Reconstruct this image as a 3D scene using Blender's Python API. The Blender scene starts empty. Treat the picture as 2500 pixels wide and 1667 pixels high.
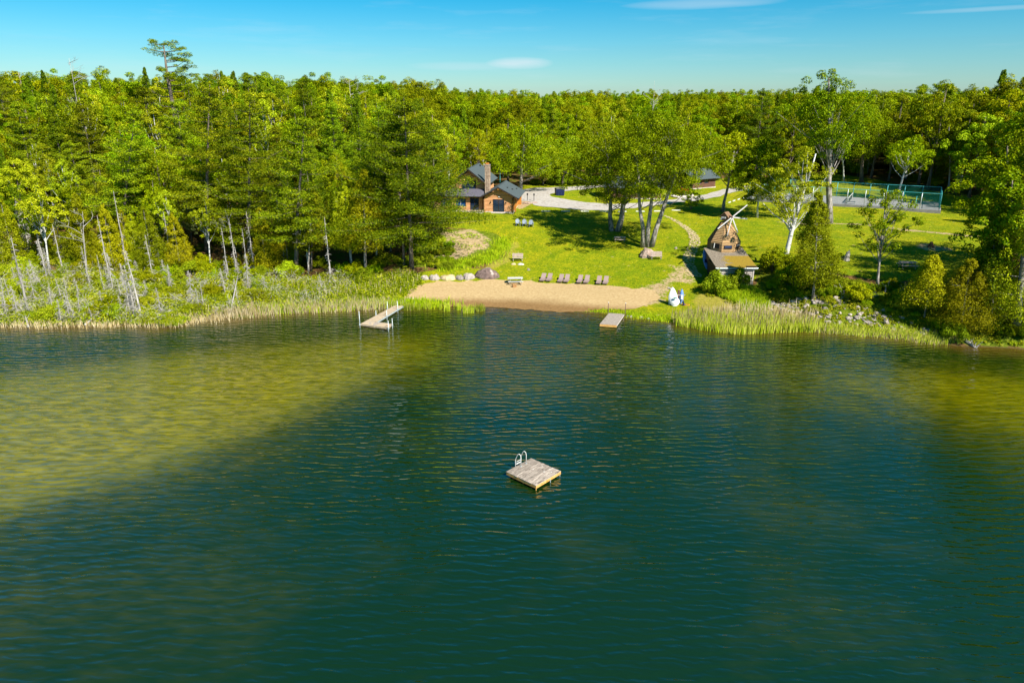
import bpy, math, random
import numpy as np
from mathutils import Vector, Matrix, geometry
R = math.radians
rng = np.random.default_rng(7)
random.seed(7)
SC = bpy.context.scene
COL = SC.collection

# ------------------------------------------------------------------ camera
CAMZ = 25.0; PITCH = 18.9; FPX = 1700.0
cam = bpy.data.cameras.new("camera"); camo = bpy.data.objects.new("camera", cam); COL.objects.link(camo)
camo.location = (0, 0, CAMZ); camo.rotation_euler = (R(90 - PITCH), 0, 0)
cam.sensor_width = 36; cam.lens = 36 * FPX / 2500; cam.clip_start = 0.5; cam.clip_end = 9000
SC.camera = camo

# ------------------------------------------------------------------ light
SUN_EL = 45.0; SUN_V = Vector((0.66, -0.75, 0)).normalized() * math.cos(R(SUN_EL)); SUN_V.z = math.sin(R(SUN_EL))
SUN_ROT = math.atan2(SUN_V.x, SUN_V.y)
TINT = [(.60, .84, 1.0, 1), (.40, .80, 1.0, 1), (.03, .70, 1.0, 1), (.04, .72, .76, 1)]   # clear blue towards the horizon; unseen overhead stop made teal to tint lake reflections
SUN_STRENGTH = 5.0; SKY_STRENGTH = 0.055; EXPOSURE = 1.0
sl = bpy.data.lights.new("sun", 'SUN'); sl.energy = SUN_STRENGTH; sl.angle = R(0.5); sl.color = (1.0, 0.94, 0.82)
so = bpy.data.objects.new("sun", sl); COL.objects.link(so); so.rotation_euler = SUN_V.to_track_quat('Z', 'Y').to_euler(); so.location = (40, -40, 80)
W = bpy.data.worlds.new("World"); SC.world = W; W.use_nodes = True
nt = W.node_tree; nt.nodes.clear()
def N(t, kind, **kw):
    n = t.nodes.new(kind)
    for k, v in kw.items():
        if k in n.inputs.keys() if hasattr(n.inputs, 'keys') else False: pass
        setattr(n, k, v)
    return n
sky = nt.nodes.new('ShaderNodeTexSky'); sky.sky_type = 'NISHITA'; sky.sun_disc = False
sky.sun_elevation = R(SUN_EL); sky.sun_rotation = SUN_ROT; sky.air_density = 1.0; sky.dust_density = 0.3; sky.ozone_density = 1.6
bg = nt.nodes.new('ShaderNodeBackground'); out = nt.nodes.new('ShaderNodeOutputWorld')
tc = nt.nodes.new('ShaderNodeTexCoord'); sep = nt.nodes.new('ShaderNodeSeparateXYZ'); nt.links.new(tc.outputs['Generated'], sep.inputs[0])
hs = nt.nodes.new('ShaderNodeHueSaturation'); hs.inputs['Hue'].default_value = 0.49; hs.inputs['Saturation'].default_value = 1.15; hs.inputs['Value'].default_value = 1.12
nt.links.new(sky.outputs[0], hs.inputs['Color'])
def wmath(op, a, b=None, c=None):
    m = nt.nodes.new('ShaderNodeMath'); m.operation = op
    for i, x in enumerate((a, b, c)):
        if x is None: continue
        if isinstance(x, (int, float)): m.inputs[i].default_value = x
        else: nt.links.new(x, m.inputs[i])
    return m.outputs[0]
az = wmath('ARCTAN2', sep.outputs[0], sep.outputs[1]); el = wmath('ARCSINE', sep.outputs[2])
cmb = nt.nodes.new('ShaderNodeCombineXYZ'); nt.links.new(wmath('MULTIPLY', az, 5.0), cmb.inputs[0]); nt.links.new(wmath('MULTIPLY', el, 42.0), cmb.inputs[1])
cn = nt.nodes.new('ShaderNodeTexNoise'); cn.inputs['Scale'].default_value = 1.0; cn.inputs['Detail'].default_value = 6; cn.inputs['Roughness'].default_value = .6
nt.links.new(cmb.outputs[0], cn.inputs['Vector'])
wisp = nt.nodes.new('ShaderNodeMapRange'); wisp.inputs[1].default_value = .52; wisp.inputs[2].default_value = .85; wisp.inputs[4].default_value = .20
nt.links.new(cn.outputs['Fac'], wisp.inputs[0])
def blob(a0, e0, wa, we, amp):   # a single small cloud: compact ellipse of noise
    da = wmath('DIVIDE', wmath('SUBTRACT', az, a0), wa); de = wmath('DIVIDE', wmath('SUBTRACT', el, e0), we)
    r2 = wmath('ADD', wmath('MULTIPLY', da, da), wmath('MULTIPLY', de, de))
    r2 = wmath('ADD', r2, wmath('MULTIPLY', wmath('SUBTRACT', cn.outputs['Fac'], .5), 1.6))
    return wmath('MULTIPLY', wmath('MAXIMUM', wmath('SUBTRACT', 1.0, r2), 0.0), amp)
low = nt.nodes.new('ShaderNodeMapRange'); low.inputs[1].default_value = .30; low.inputs[2].default_value = .16; nt.links.new(el, low.inputs[0])
cl = wmath('ADD', wmath('MULTIPLY', wisp.outputs[0], low.outputs[0]), wmath('ADD', blob(0.01, 0.050, .045, .0085, .55), blob(-.06, .046, .08, .006, .22)))
cl = wmath('ADD', cl, blob(0.24, .118, .10, .007, .28)); cl = wmath('ADD', cl, blob(.57, .098, .10, .0028, .22))
mx = nt.nodes.new('ShaderNodeMix'); mx.data_type = 'RGBA'; mx.clamp_factor = True
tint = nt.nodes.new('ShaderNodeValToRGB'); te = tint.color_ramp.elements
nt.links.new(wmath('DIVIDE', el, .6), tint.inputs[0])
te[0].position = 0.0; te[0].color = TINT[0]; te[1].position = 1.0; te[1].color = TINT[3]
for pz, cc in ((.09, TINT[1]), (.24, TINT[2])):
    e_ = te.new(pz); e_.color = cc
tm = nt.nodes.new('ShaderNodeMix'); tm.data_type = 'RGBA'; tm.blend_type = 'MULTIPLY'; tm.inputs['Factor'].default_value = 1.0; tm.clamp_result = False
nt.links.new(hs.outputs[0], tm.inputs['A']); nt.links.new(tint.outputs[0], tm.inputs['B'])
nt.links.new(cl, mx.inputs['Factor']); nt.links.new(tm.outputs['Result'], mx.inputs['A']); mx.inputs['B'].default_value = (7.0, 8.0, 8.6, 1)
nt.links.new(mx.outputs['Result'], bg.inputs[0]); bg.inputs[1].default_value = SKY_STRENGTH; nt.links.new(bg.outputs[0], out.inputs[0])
SC.view_settings.view_transform = 'Standard'; SC.view_settings.look = 'None'; SC.view_settings.gamma = 1.0
SC.view_settings.exposure = EXPOSURE; SC.view_settings.use_curve_mapping = False
SC.render.engine = 'CYCLES'
SC.cycles.max_bounces = 5; SC.cycles.diffuse_bounces = 2; SC.cycles.glossy_bounces = 2; SC.cycles.transmission_bounces = 3; SC.cycles.transparent_max_bounces = 6

# ------------------------------------------------------------------ terrain height
def px_plane(u, v, z=0.0):
    th = R(PITCH); xc = (u - 1250) / FPX; yc = (833.5 - v) / FPX
    d = np.array([xc, math.cos(th) + yc * math.sin(th), -math.sin(th) + yc * math.cos(th)])
    t = (z - CAMZ) / d[2]
    return np.array([0, 0, CAMZ]) + d * t
SH = [(-250, 768), (0, 798), (120, 800), (250, 796), (330, 790), (395, 801), (450, 793), (462, 786), (520, 778), (600, 780), (645, 766), (700, 764), (760, 758), (850, 754), (940, 753),
      (985, 748), (1060, 747), (1120, 748), (1180, 750), (1260, 754), (1330, 759), (1400, 763), (1470, 766), (1520, 771), (1580, 778), (1640, 786), (1720, 800), (1800, 806), (1900, 806),
      (2000, 808), (2080, 815), (2150, 820), (2240, 828), (2290, 834), (2340, 846), (2400, 846), (2500, 852), (2800, 880)]
shp = np.array([px_plane(u, v)[:2] for u, v in SH])
def shore(x):
    return np.interp(x, shp[:, 0], shp[:, 1])
PX = [-95, -40, -22, -14, 5, 20, 27, 33, 41, 60, 120]
PR = [
 [(0, 0), (2, .35), (26, 1.0), (36, 3.0), (58, 8.0), (90, 12.5), (300, 14)],
 [(0, 0), (2, .35), (20, 1.0), (30, 2.8), (50, 7.0), (80, 11.0), (300, 13)],
 [(0, 0), (3, .5), (10, 1.0), (20, 2.6), (38, 5.4), (60, 8.0), (90, 10), (300, 11.5)],
 [(0, 0), (4, .5), (8, .9), (16, 2.2), (36, 5.3), (48, 5.6), (300, 10)],
 [(0, 0), (4, .35), (13, 1.0), (20, 2.0), (39, 5.1), (48, 5.6), (300, 10)],
 [(0, 0), (4, .4), (13, 1.05), (20, 2.0), (42, 4.9), (54, 5.5), (300, 10)],
 [(0, 0), (3, .4), (14, 1.3), (20, 2.2), (38, 4.6), (58, 5.4), (300, 10)],
 [(0, 0), (3, .5), (14, 1.9), (22, 3.1), (30, 4.2), (60, 5.3), (300, 10)],
 [(0, 0), (2.5, .8), (7, 2.8), (12, 4.3), (20, 4.8), (60, 5.3), (300, 10)],
 [(0, 0), (2, .9), (6, 3.0), (11, 4.7), (20, 5.0), (60, 5.3), (300, 10)],
 [(0, 0), (2, .9), (6, 3.0), (11, 4.7), (20, 5.0), (60, 5.6), (300, 10)]]
def hgt(x, y):
    x = np.asarray(x, float); y = np.asarray(y, float)
    s = y - shore(x)
    prof = []
    for p in PR:
        a = np.array(p); prof.append(np.interp(s, a[:, 0], a[:, 1]))
    prof = np.array(prof)
    xi = np.interp(x, PX, np.arange(len(PX)))
    i0 = np.clip(np.floor(xi).astype(int), 0, len(PX) - 2); f = xi - i0; f = f * f * (3 - 2 * f)
    h = np.take_along_axis(prof, i0[None, ...], 0)[0] * (1 - f) + np.take_along_axis(prof, i0[None, ...] + 1, 0)[0] * f
    near = np.clip((s - 300) / 400, 0, 1)
    h = h + near * 4 * (1 + np.sin(x / 190) * .5)
    h = h + np.clip(s / 10, 0, 1) * (.12 * np.sin(x * .31 + 1.3) * np.sin(y * .27) + .06 * np.sin(x * .9 + y * .7)) * np.where(s < 140, 1, .5)
    return np.where(s < 0, np.maximum(s * .16, -4.0), h)
def H(x, y): return float(hgt(np.array([x]), np.array([y]))[0])
def pix(u, v, dz=0.0):
    """terrain point seen at photo pixel (u, v)"""
    th = R(PITCH); xc = (u - 1250) / FPX; yc = (833.5 - v) / FPX
    d = np.array([xc, math.cos(th) + yc * math.sin(th), -math.sin(th) + yc * math.cos(th)])
    t = np.linspace(20, 420, 4001); P = np.array([0, 0, CAMZ])[:, None] + d[:, None] * t
    g = hgt(P[0], P[1]) + dz
    g = np.maximum(g, 0.0 + dz)
    k = int(np.argmax(P[2] < g))
    if k == 0: k = len(t) - 1
    return (float(P[0, k]), float(P[1, k]), float(g[k]))
def vpx(px_from, v_top):
    """height above ground of a point straight above px_from that shows at photo row v_top"""
    x, y, z = px_from; th = R(PITCH); yc = (833.5 - v_top) / FPX
    # point (y,z') with z' : (z'-25)/y = (-sin+yc cos)/(cos+yc sin)
    return CAMZ + y * (-math.sin(th) + yc * math.cos(th)) / (math.cos(th) + yc * math.sin(th)) - z
def inpoly(x, y, poly):
    x = np.asarray(x, float); y = np.asarray(y, float); r = np.zeros(x.shape, bool); n = len(poly)
    for i in range(n):
        x0, y0 = poly[i]; x1, y1 = poly[(i + 1) % n]
        if y0 == y1: continue
        c = ((y0 > y) != (y1 > y)) & (x < (x1 - x0) * (y - y0) / (y1 - y0) + x0); r ^= c
    return r
def pxpoly(pts): return [pix(u, v)[:2] for u, v in pts]

# ------------------------------------------------------------------ mesh helpers
def tag(o, label=None, cat=None, group=None, kind=None):
    if label: o['label'] = label
    if cat: o['category'] = cat
    if group: o['group'] = group
    if kind: o['kind'] = kind
    return o
def thing(name, label, cat, loc=(0, 0, 0), rz=0.0, group=None):
    o = bpy.data.objects.new(name, None); COL.objects.link(o); o.location = loc; o.rotation_euler = (0, 0, rz)
    o.empty_display_size = .3
    return tag(o, label, cat, group)
def link(me, name, parent=None, loc=None, rot=None):
    o = bpy.data.objects.new(name, me); COL.objects.link(o)
    if parent is not None: o.parent = parent
    if loc is not None: o.location = loc
    if rot is not None: o.rotation_euler = rot
    return o
def dup(root, loc, rz=0.0, label=None, group=None, scale=None):
    r = root.copy(); COL.objects.link(r); r.location = loc; r.rotation_euler = (0, 0, rz)
    if scale is not None: r.scale = scale if hasattr(scale, '__len__') else (scale,) * 3
    if label: r['label'] = label
    if group: r['group'] = group
    for ch in list(root.children):
        c = ch.copy(); COL.objects.link(c); c.parent = r
        for g in list(ch.children):
            d = g.copy(); COL.objects.link(d); d.parent = c
    return r
def mesh_np(name, V, F, mat, smooth=False):
    V = np.asarray(V, np.float32); F = np.asarray(F, np.int32); k = F.shape[1]
    me = bpy.data.meshes.new(name); me.vertices.add(len(V)); me.vertices.foreach_set('co', V.ravel())
    me.loops.add(F.size); me.loops.foreach_set('vertex_index', F.ravel())
    me.polygons.add(len(F)); me.polygons.foreach_set('loop_start', np.arange(0, F.size, k, dtype=np.int32))
    me.polygons.foreach_set('loop_total', np.full(len(F), k, np.int32))
    if smooth: me.polygons.foreach_set('use_smooth', np.ones(len(F), bool))
    me.update(calc_edges=True)
    if mat: me.materials.append(mat)
    return me
class MB:
    def __init__(s): s.v = []; s.f = []
    def add(s, vs, fs):
        b = len(s.v); s.v += [tuple(p) for p in vs]; s.f += [tuple(b + i for i in f) for f in fs]; return s
    def box(s, c, d, m=None, taper=None):
        x, y, z = [a / 2 for a in d]; vs = []
        for k in (-1, 1):
            t = 1 if (k < 0 or taper is None) else taper
            for (i, j) in ((-1, -1), (1, -1), (1, 1), (-1, 1)): vs.append(Vector((i * x * t, j * y * t, k * z)))
        if m is not None: vs = [m @ p for p in vs]
        vs = [p + Vector(c) for p in vs]
        return s.add(vs, [(3, 2, 1, 0), (4, 5, 6, 7), (0, 1, 5, 4), (1, 2, 6, 5), (2, 3, 7, 6), (3, 0, 4, 7)])
    def beam(s, p, q, w, h, up=(0, 0, 1)):
        p = Vector(p); q = Vector(q); d = q - p; L = d.length; d.normalize(); u = Vector(up)
        if abs(d.dot(u)) > .98: u = Vector((0, 1, 0))
        sd = d.cross(u).normalized(); u = sd.cross(d).normalized()
        m = Matrix((sd, d, u)).transposed()
        return s.box((p + q) / 2, (w, L, h), m)
    def tube(s, pts, rad, n=6, cap=True):
        pts = [Vector(p) for p in pts]; b = len(s.v); k = len(pts)
        if not hasattr(rad, '__len__'): rad = [rad] * k
        ref = Vector((.31, .95, .05)) if abs((pts[-1] - pts[0]).normalized().z) > .7 else Vector((0, 0, 1))
        for i, p in enumerate(pts):
            d = (pts[min(i + 1, k - 1)] - pts[max(i - 1, 0)]).normalized(); a = d.cross(ref).normalized(); c = d.cross(a)
            for j in range(n):
                t = 2 * math.pi * j / n; s.v.append(tuple(p + (a * math.cos(t) + c * math.sin(t)) * rad[i]))
        for i in range(k - 1):
            for j in range(n):
                j2 = (j + 1) % n; s.f.append((b + i * n + j, b + i * n + j2, b + (i + 1) * n + j2, b + (i + 1) * n + j))
        if cap:
            s.f.append(tuple(b + j for j in range(n))[::-1]); s.f.append(tuple(b + (k - 1) * n + j for j in range(n)))
        return s
    def prism(s, poly, axis_vec):
        a = Vector(axis_vec); n = len(poly); P = [Vector(p) for p in poly]
        return s.add(P + [p + a for p in P], [tuple(range(n))[::-1], tuple(range(n, 2 * n))] + [(i, (i + 1) % n, n + (i + 1) % n, n + i) for i in range(n)])
    def blob(s, c, r, seed=0, rough=.18, seg=8, rings=6, flat=.3):
        rr = random.Random(seed); b = len(s.v); ph = [rr.uniform(0, 6.28) for _ in range(6)]
        def k(t, p): return 1 + rough * (math.sin(2 * t + ph[0]) * math.sin(p * 2 + ph[1]) + .7 * math.sin(3 * t + ph[2] + p) + .4 * math.sin(5 * t + ph[3]) * math.sin(3 * p + ph[4]))
        vs = []
        for i in range(1, rings):
            p = math.pi * i / rings
            for j in range(seg):
                t = 2 * math.pi * j / seg; q = k(t, p)
                z = math.cos(p) * r[2] * q
                if z < -flat * r[2]: z = -flat * r[2]
                vs.append((c[0] + math.sin(p) * math.cos(t) * r[0] * q, c[1] + math.sin(p) * math.sin(t) * r[1] * q, c[2] + z))
        vs = [(c[0], c[1], c[2] + r[2] * k(0, 0))] + vs + [(c[0], c[1], c[2] - r[2] * flat)]
        fs = [(0, 1 + j, 1 + (j + 1) % seg) for j in range(seg)]
        for i in range(rings - 2):
            for j in range(seg):
                a = 1 + i * seg + j; a2 = 1 + i * seg + (j + 1) % seg; fs.append((a, a + seg, a2 + seg, a2))
        l = len(vs) - 1; fs += [(l, 1 + (rings - 2) * seg + (j + 1) % seg, 1 + (rings - 2) * seg + j) for j in range(seg)]
        return s.add(vs, fs)
    def mesh(s, name, mat, smooth=False):
        me = bpy.data.meshes.new(name); me.from_pydata(s.v, [], s.f); me.update()
        if smooth: me.polygons.foreach_set('use_smooth', [True] * len(me.polygons))
        if mat: me.materials.append(mat)
        return me
    def build(s, name, mat, parent=None, smooth=False, loc=None, rot=None):
        return link(s.mesh(name, mat, smooth), name, parent, loc, rot)

# ------------------------------------------------------------------ materials
def newmat(name):
    m = bpy.data.materials.new(name); m.use_nodes = True; t = m.node_tree; t.nodes.clear()
    o = t.nodes.new('ShaderNodeOutputMaterial'); return m, t, o
def nd(t, kind, ins=None, **kw):
    n = t.nodes.new(kind)
    for k, v in kw.items(): setattr(n, k, v)
    for k, v in (ins or {}).items():
        if isinstance(v, bpy.types.NodeSocket): t.links.new(v, n.inputs[k])
        else: n.inputs[k].default_value = v
    return n
ALB = .77      # real-world base colours for this exposure
def c4(c, k=None): k = ALB if k is None else k; return (c[0] * k, c[1] * k, c[2] * k, 1)
def ramp(t, fac, stops):
    r = t.nodes.new('ShaderNodeValToRGB'); t.links.new(fac, r.inputs[0]); e = r.color_ramp.elements
    while len(e) > 1: e.remove(e[-1])
    e[0].position = stops[0][0]; e[0].color = c4(stops[0][1])
    for p, c in stops[1:]:
        x = e.new(p); x.color = c4(c)
    return r.outputs[0]
def mixc(t, f, a, b, mode='MIX'):
    m = t.nodes.new('ShaderNodeMix'); m.data_type = 'RGBA'; m.blend_type = mode
    for k, v in (('Factor', f), ('A', a), ('B', b)):
        if isinstance(v, bpy.types.NodeSocket): t.links.new(v, m.inputs[k])
        else: m.inputs[k].default_value = v if k == 'Factor' else c4(v)
    return m.outputs['Result']
def mth(t, op, a, b=None, c=None, clamp=False):
    m = t.nodes.new('ShaderNodeMath'); m.operation = op; m.use_clamp = clamp
    for i, x in enumerate((a, b, c)):
        if x is None: continue
        if isinstance(x, bpy.types.NodeSocket): t.links.new(x, m.inputs[i])
        else: m.inputs[i].default_value = x
    return m.outputs[0]
def stdmat(name, c1, c2=None, rough=.7, scale=4.0, stretch=(1, 1, 1), bump=.0, metal=0.0, detail=5, objvar=.0, coord='Object', mid=(.35, .65), spec=.3, speck=None):
    m, t, o = newmat(name); c2 = c2 or c1
    tcn = nd(t, 'ShaderNodeTexCoord'); mp = nd(t, 'ShaderNodeMapping', {'Vector': tcn.outputs[coord], 'Scale': stretch})
    oi = nd(t, 'ShaderNodeObjectInfo')
    off = nd(t, 'ShaderNodeVectorMath', {0: mp.outputs[0]}, operation='ADD'); cx = nd(t, 'ShaderNodeCombineXYZ', {0: mth(t, 'MULTIPLY', oi.outputs['Random'], 37.0), 1: mth(t, 'MULTIPLY', oi.outputs['Random'], 91.0)})
    t.links.new(cx.outputs[0], off.inputs[1])
    n = nd(t, 'ShaderNodeTexNoise', {'Vector': off.outputs[0], 'Scale': scale, 'Detail': detail, 'Roughness': .62})
    col = ramp(t, n.outputs['Fac'], [(mid[0], c1), (mid[1], c2)])
    if speck:
        n2 = nd(t, 'ShaderNodeTexNoise', {'Vector': off.outputs[0], 'Scale': speck[1], 'Detail': 3.0})
        f = nd(t, 'ShaderNodeMapRange', {0: n2.outputs['Fac'], 1: speck[2], 2: speck[2] + .06}); col = mixc(t, f.outputs[0], col, speck[0])
    if objvar:
        f = mth(t, 'ADD', mth(t, 'MULTIPLY', oi.outputs['Random'], 2 * objvar), 1 - objvar)
        h = nd(t, 'ShaderNodeHueSaturation', {'Color': col, 'Value': f}); col = h.outputs[0]
    p = nd(t, 'ShaderNodeBsdfPrincipled', {'Base Color': col, 'Roughness': rough, 'Metallic': metal, 'Specular IOR Level': spec})
    if bump:
        b = nd(t, 'ShaderNodeBump', {'Strength': bump, 'Distance': .05, 'Height': n.outputs['Fac']}); t.links.new(b.outputs[0], p.inputs['Normal'])
    t.links.new(p.outputs[0], o.inputs[0]); return m
def leafmat(name, a, b, c, trans=.16, hv=.02, gloss=.004):
    """leaf colours a (deep) b (mid) c (fresh); per leaf and per tree variation"""
    m, t, o = newmat(name); a, b, c = [tuple(q * 1.0 for q in w) for w in (a, b, c)]
    g = nd(t, 'ShaderNodeNewGeometry'); oi = nd(t, 'ShaderNodeObjectInfo'); tcn = nd(t, 'ShaderNodeTexCoord')
    n = nd(t, 'ShaderNodeTexNoise', {'Vector': tcn.outputs['Object'], 'Scale': .45, 'Detail': 2.0})
    f = mth(t, 'ADD', mth(t, 'MULTIPLY', g.outputs['Random Per Island'], .70), mth(t, 'MULTIPLY', n.outputs['Fac'], .38))
    col = ramp(t, f, [(.12, a), (.5, b), (.92, c)])
    hh = mth(t, 'ADD', mth(t, 'MULTIPLY', oi.outputs['Random'], hv * 2), .5 - hv)
    r2 = mth(t, 'FRACT', mth(t, 'MULTIPLY', oi.outputs['Random'], 7.31))
    h = nd(t, 'ShaderNodeHueSaturation', {'Color': col, 'Hue': hh, 'Value': mth(t, 'ADD', mth(t, 'MULTIPLY', r2, .75), .62)})
    d = nd(t, 'ShaderNodeBsdfDiffuse', {'Color': h.outputs[0]})
    tcol = nd(t, 'ShaderNodeHueSaturation', {'Color': h.outputs[0], 'Hue': .485, 'Saturation': 1.1, 'Value': 1.35})
    tr = nd(t, 'ShaderNodeBsdfTranslucent', {'Color': tcol.outputs[0]})
    s = nd(t, 'ShaderNodeMixShader', {0: trans, 1: d.outputs[0], 2: tr.outputs[0]})
    gl = nd(t, 'ShaderNodeBsdfGlossy', {'Color': (.9, .95, .8, 1), 'Roughness': .5})
    s2 = nd(t, 'ShaderNodeMixShader', {0: gloss, 1: s.outputs[0], 2: gl.outputs[0]})
    t.links.new(s2.outputs[0], o.inputs[0]); return m
M = {}
M['maple'] = leafmat('maple_leaves', (.055, .135, .001), (.20, .32, .002), (.43, .52, .004))
M['oak'] = leafmat('oak_leaves', (.085, .135, .001), (.26, .31, .002), (.50, .50, .004))
M['lime'] = leafmat('fresh_leaves', (.16, .23, .003), (.33, .42, .005), (.54, .60, .02))
M['pale'] = leafmat('pale_leaves', (.16, .20, .03), (.26, .31, .07), (.42, .46, .18))
M['pine'] = leafmat('pine_needles', (.045, .10, .003), (.17, .25, .004), (.42, .46, .008), trans=.12)
M['pine2'] = leafmat('dark_pine_needles', (.030, .080, .003), (.13, .23, .004), (.36, .44, .006), trans=.10, hv=.01)
M['cedar'] = leafmat('cedar_sprays', (.17, .20, .003), (.34, .36, .004), (.55, .54, .010), trans=.12)
M['birchl'] = leafmat('birch_leaves', (.17, .23, .004), (.34, .40, .005), (.55, .58, .02))
M['brush'] = leafmat('brush_leaves', (.13, .20, .003), (.30, .38, .005), (.58, .56, .03), hv=.02)
M['grassblade'] = leafmat('tall_grass_blades', (.12, .24, .003), (.27, .40, .005), (.50, .56, .02), hv=0)
M['reed'] = leafmat('reed_blades', (.22, .34, .005), (.42, .52, .02), (.70, .68, .14), hv=0)
M['drygrass'] = leafmat('dry_reed_blades', (.36, .27, .10), (.55, .44, .22), (.72, .62, .42), hv=0)
M['orange'] = leafmat('dead_orange_needles', (.25, .08, .01), (.4, .13, .02), (.5, .2, .03), hv=0)
M['redbloom'] = leafmat('red_blossoms', (.5, .02, .005), (.7, .03, .008), (.8, .06, .01), hv=0)
M['bark'] = stdmat('grey_brown_bark', (.10, .075, .055), (.30, .25, .20), rough=.9, scale=2.2, stretch=(3, 3, .6), bump=.5, objvar=.25)
M['palebark'] = stdmat('pale_grey_bark', (.17, .15, .13), (.52, .48, .44), rough=.9, scale=1.6, stretch=(2.5, 2.5, .9), bump=.4, objvar=.1, mid=(.4, .6))
M['birchbark'] = stdmat('white_birch_bark', (.62, .62, .60), (.85, .84, .80), rough=.6, scale=2.5, stretch=(1, 1, 3), speck=((.06, .05, .05), 3.0, .60))
M['dead'] = stdmat('weathered_dead_wood', (.27, .25, .23), (.62, .58, .54), rough=.9, scale=3, stretch=(2, 2, .5), objvar=.15)
# ------------------------------------------------------------------ ground
def axis(segs):
    a = []
    for lo, hi, st in segs: a.append(np.arange(lo, hi, st))
    return np.unique(np.round(np.concatenate(a), 3))
gx = axis([(-3500, -300, 160), (-300, -100, 8), (-100, -70, 2), (-70, 100, .6), (100, 160, 3), (160, 320, 10), (320, 3501, 160)])
gy = axis([(-1200, 0, 100), (0, 66, 4), (66, 156, .6), (156, 220, 2.5), (220, 420, 12), (420, 3501, 140)])
GX, GY = np.meshgrid(gx, gy); GZ = hgt(GX, GY)
def grid_faces(nx, ny):
    i = np.arange((ny - 1) * (nx - 1)); r = i // (nx - 1); c = i % (nx - 1); a = r * nx + c
    return np.stack([a, a + 1, a + nx + 1, a + nx], 1)
# zones in world terms
BEACH_TOP = [(975, 737), (992, 722), (1010, 706), (1040, 693), (1090, 687), (1160, 686), (1240, 684), (1330, 690), (1420, 694), (1500, 700), (1560, 704), (1600, 710)]
BEACH_LOW = [(975, 741), (1000, 739), (1030, 742), (1075, 745), (1120, 749), (1200, 752), (1280, 756), (1340, 760), (1400, 763), (1455, 757), (1500, 756), (1550, 753), (1590, 742), (1610, 726)]
Z_SAND = pxpoly(BEACH_TOP + BEACH_LOW[::-1])
Z_MARSH = pxpoly([(-300, 775), (0, 795), (120, 798), (250, 792), (400, 795), (520, 776), (645, 764), (760, 756), (860, 752), (975, 744), (1000, 722), (1040, 690), (1000, 672), (900, 672), (760, 680), (600, 690), (300, 668), (0, 660), (-300, 650)])
Z_MOUND = pxpoly([(1040, 600), (1085, 560), (1140, 560), (1215, 570), (1235, 600), (1215, 630), (1150, 645), (1080, 650), (1000, 655), (960, 645), (1000, 620)])
Z_MOUNDIRT = pxpoly([(1066, 566), (1150, 558), (1205, 578), (1202, 600), (1170, 616), (1112, 638), (1080, 652), (1045, 640), (1092, 600)])
Z_BANK = pxpoly([(1640, 786), (1720, 798), (1900, 804), (2080, 812), (2240, 824), (2340, 840), (2500, 848), (2800, 876), (2800, 690), (2500, 700), (2300, 705), (2150, 700), (2040, 678), (1940, 650), (1860, 650), (1845, 700), (1700, 700), (1700, 720), (1760, 730), (1800, 760), (1800, 780), (1720, 780)])
Z_DIRT = [pxpoly(p) for p in ([(1620, 640), (1650, 650), (1690, 640), (1710, 680), (1700, 695), (1650, 690), (1600, 715), (1540, 705), (1600, 690), (1640, 665)], [(1600, 700), (1640, 695), (1625, 740), (1560, 752), (1530, 712)],
          [(2230, 598), (2262, 594), (2320, 606), (2330, 612), (2280, 614), (2240, 606)], [(1260, 498), (1290, 485), (1300, 498), (1268, 512)])]
Z_DRY = [pxpoly(p) for p in ([(1700, 715), (1750, 712), (1800, 740), (1795, 775), (1720, 775), (1690, 745)], [(1250, 560), (1265, 600), (1240, 645), (1190, 660), (1170, 656), (1225, 630), (1245, 600)])]
Z_TRACK = pxpoly([(1890, 540), (2100, 545), (2350, 573), (2500, 585), (2500, 590), (2350, 577), (2100, 549), (1890, 543)])
LAWN = pxpoly([(1000, 672), (1080, 655), (1190, 655), (1240, 620), (1215, 570), (1100, 556), (1060, 552), (1040, 520), (1130, 515), (1180, 470), (1290, 452), (1400, 445), (1500, 445), (1700, 440), (1900, 432), (2050, 425), (2200, 452), (2330, 476), (2400, 520), (2420, 560), (2450, 640), (2300, 690), (2200, 690), (2050, 670), (1950, 640), (1860, 648), (1840, 690), (1720, 690), (1740, 720), (1810, 750), (1800, 785), (1640, 786), (1560, 775), (1500, 766), (1250, 752), (1040, 742), (985, 742), (970, 720)])
def ptmask(poly, soft=0):
    m = inpoly(GX, GY, poly).astype(np.float32)
    return m
def soft(m, it=2):
    for _ in range(it):
        p = np.pad(m, 1, mode='edge'); m = (p[1:-1, 1:-1] * 2 + p[:-2, 1:-1] + p[2:, 1:-1] + p[1:-1, :-2] + p[1:-1, 2:]) / 6
    return m
gm = mesh_np('ground', np.stack([GX, GY, GZ], -1).reshape(-1, 3), grid_faces(len(gx), len(gy)), None, True)
masks = {'lawn': soft(ptmask(LAWN), 2), 'marsh': soft(np.maximum(ptmask(Z_MARSH), np.maximum(ptmask(Z_BANK), ptmask(Z_MOUND))), 3),
         'dirt': soft(np.maximum.reduce([ptmask(z) * w_ for z, w_ in zip(Z_DIRT, (.60, .60, .8, .9))] + [ptmask(Z_MOUNDIRT) * .66, ptmask(Z_TRACK) * .9]), 2), 'dry': soft(np.maximum.reduce([ptmask(z) for z in Z_DRY]), 3)}
masks['lawn'][GY > 205] = 0
for k, a in masks.items():
    at = gm.attributes.new(k, 'FLOAT', 'POINT'); at.data.foreach_set('value', a.astype(np.float32).ravel())
m, t, o = newmat('ground_cover')
tcn = nd(t, 'ShaderNodeTexCoord'); P = tcn.outputs['Object']
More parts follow.
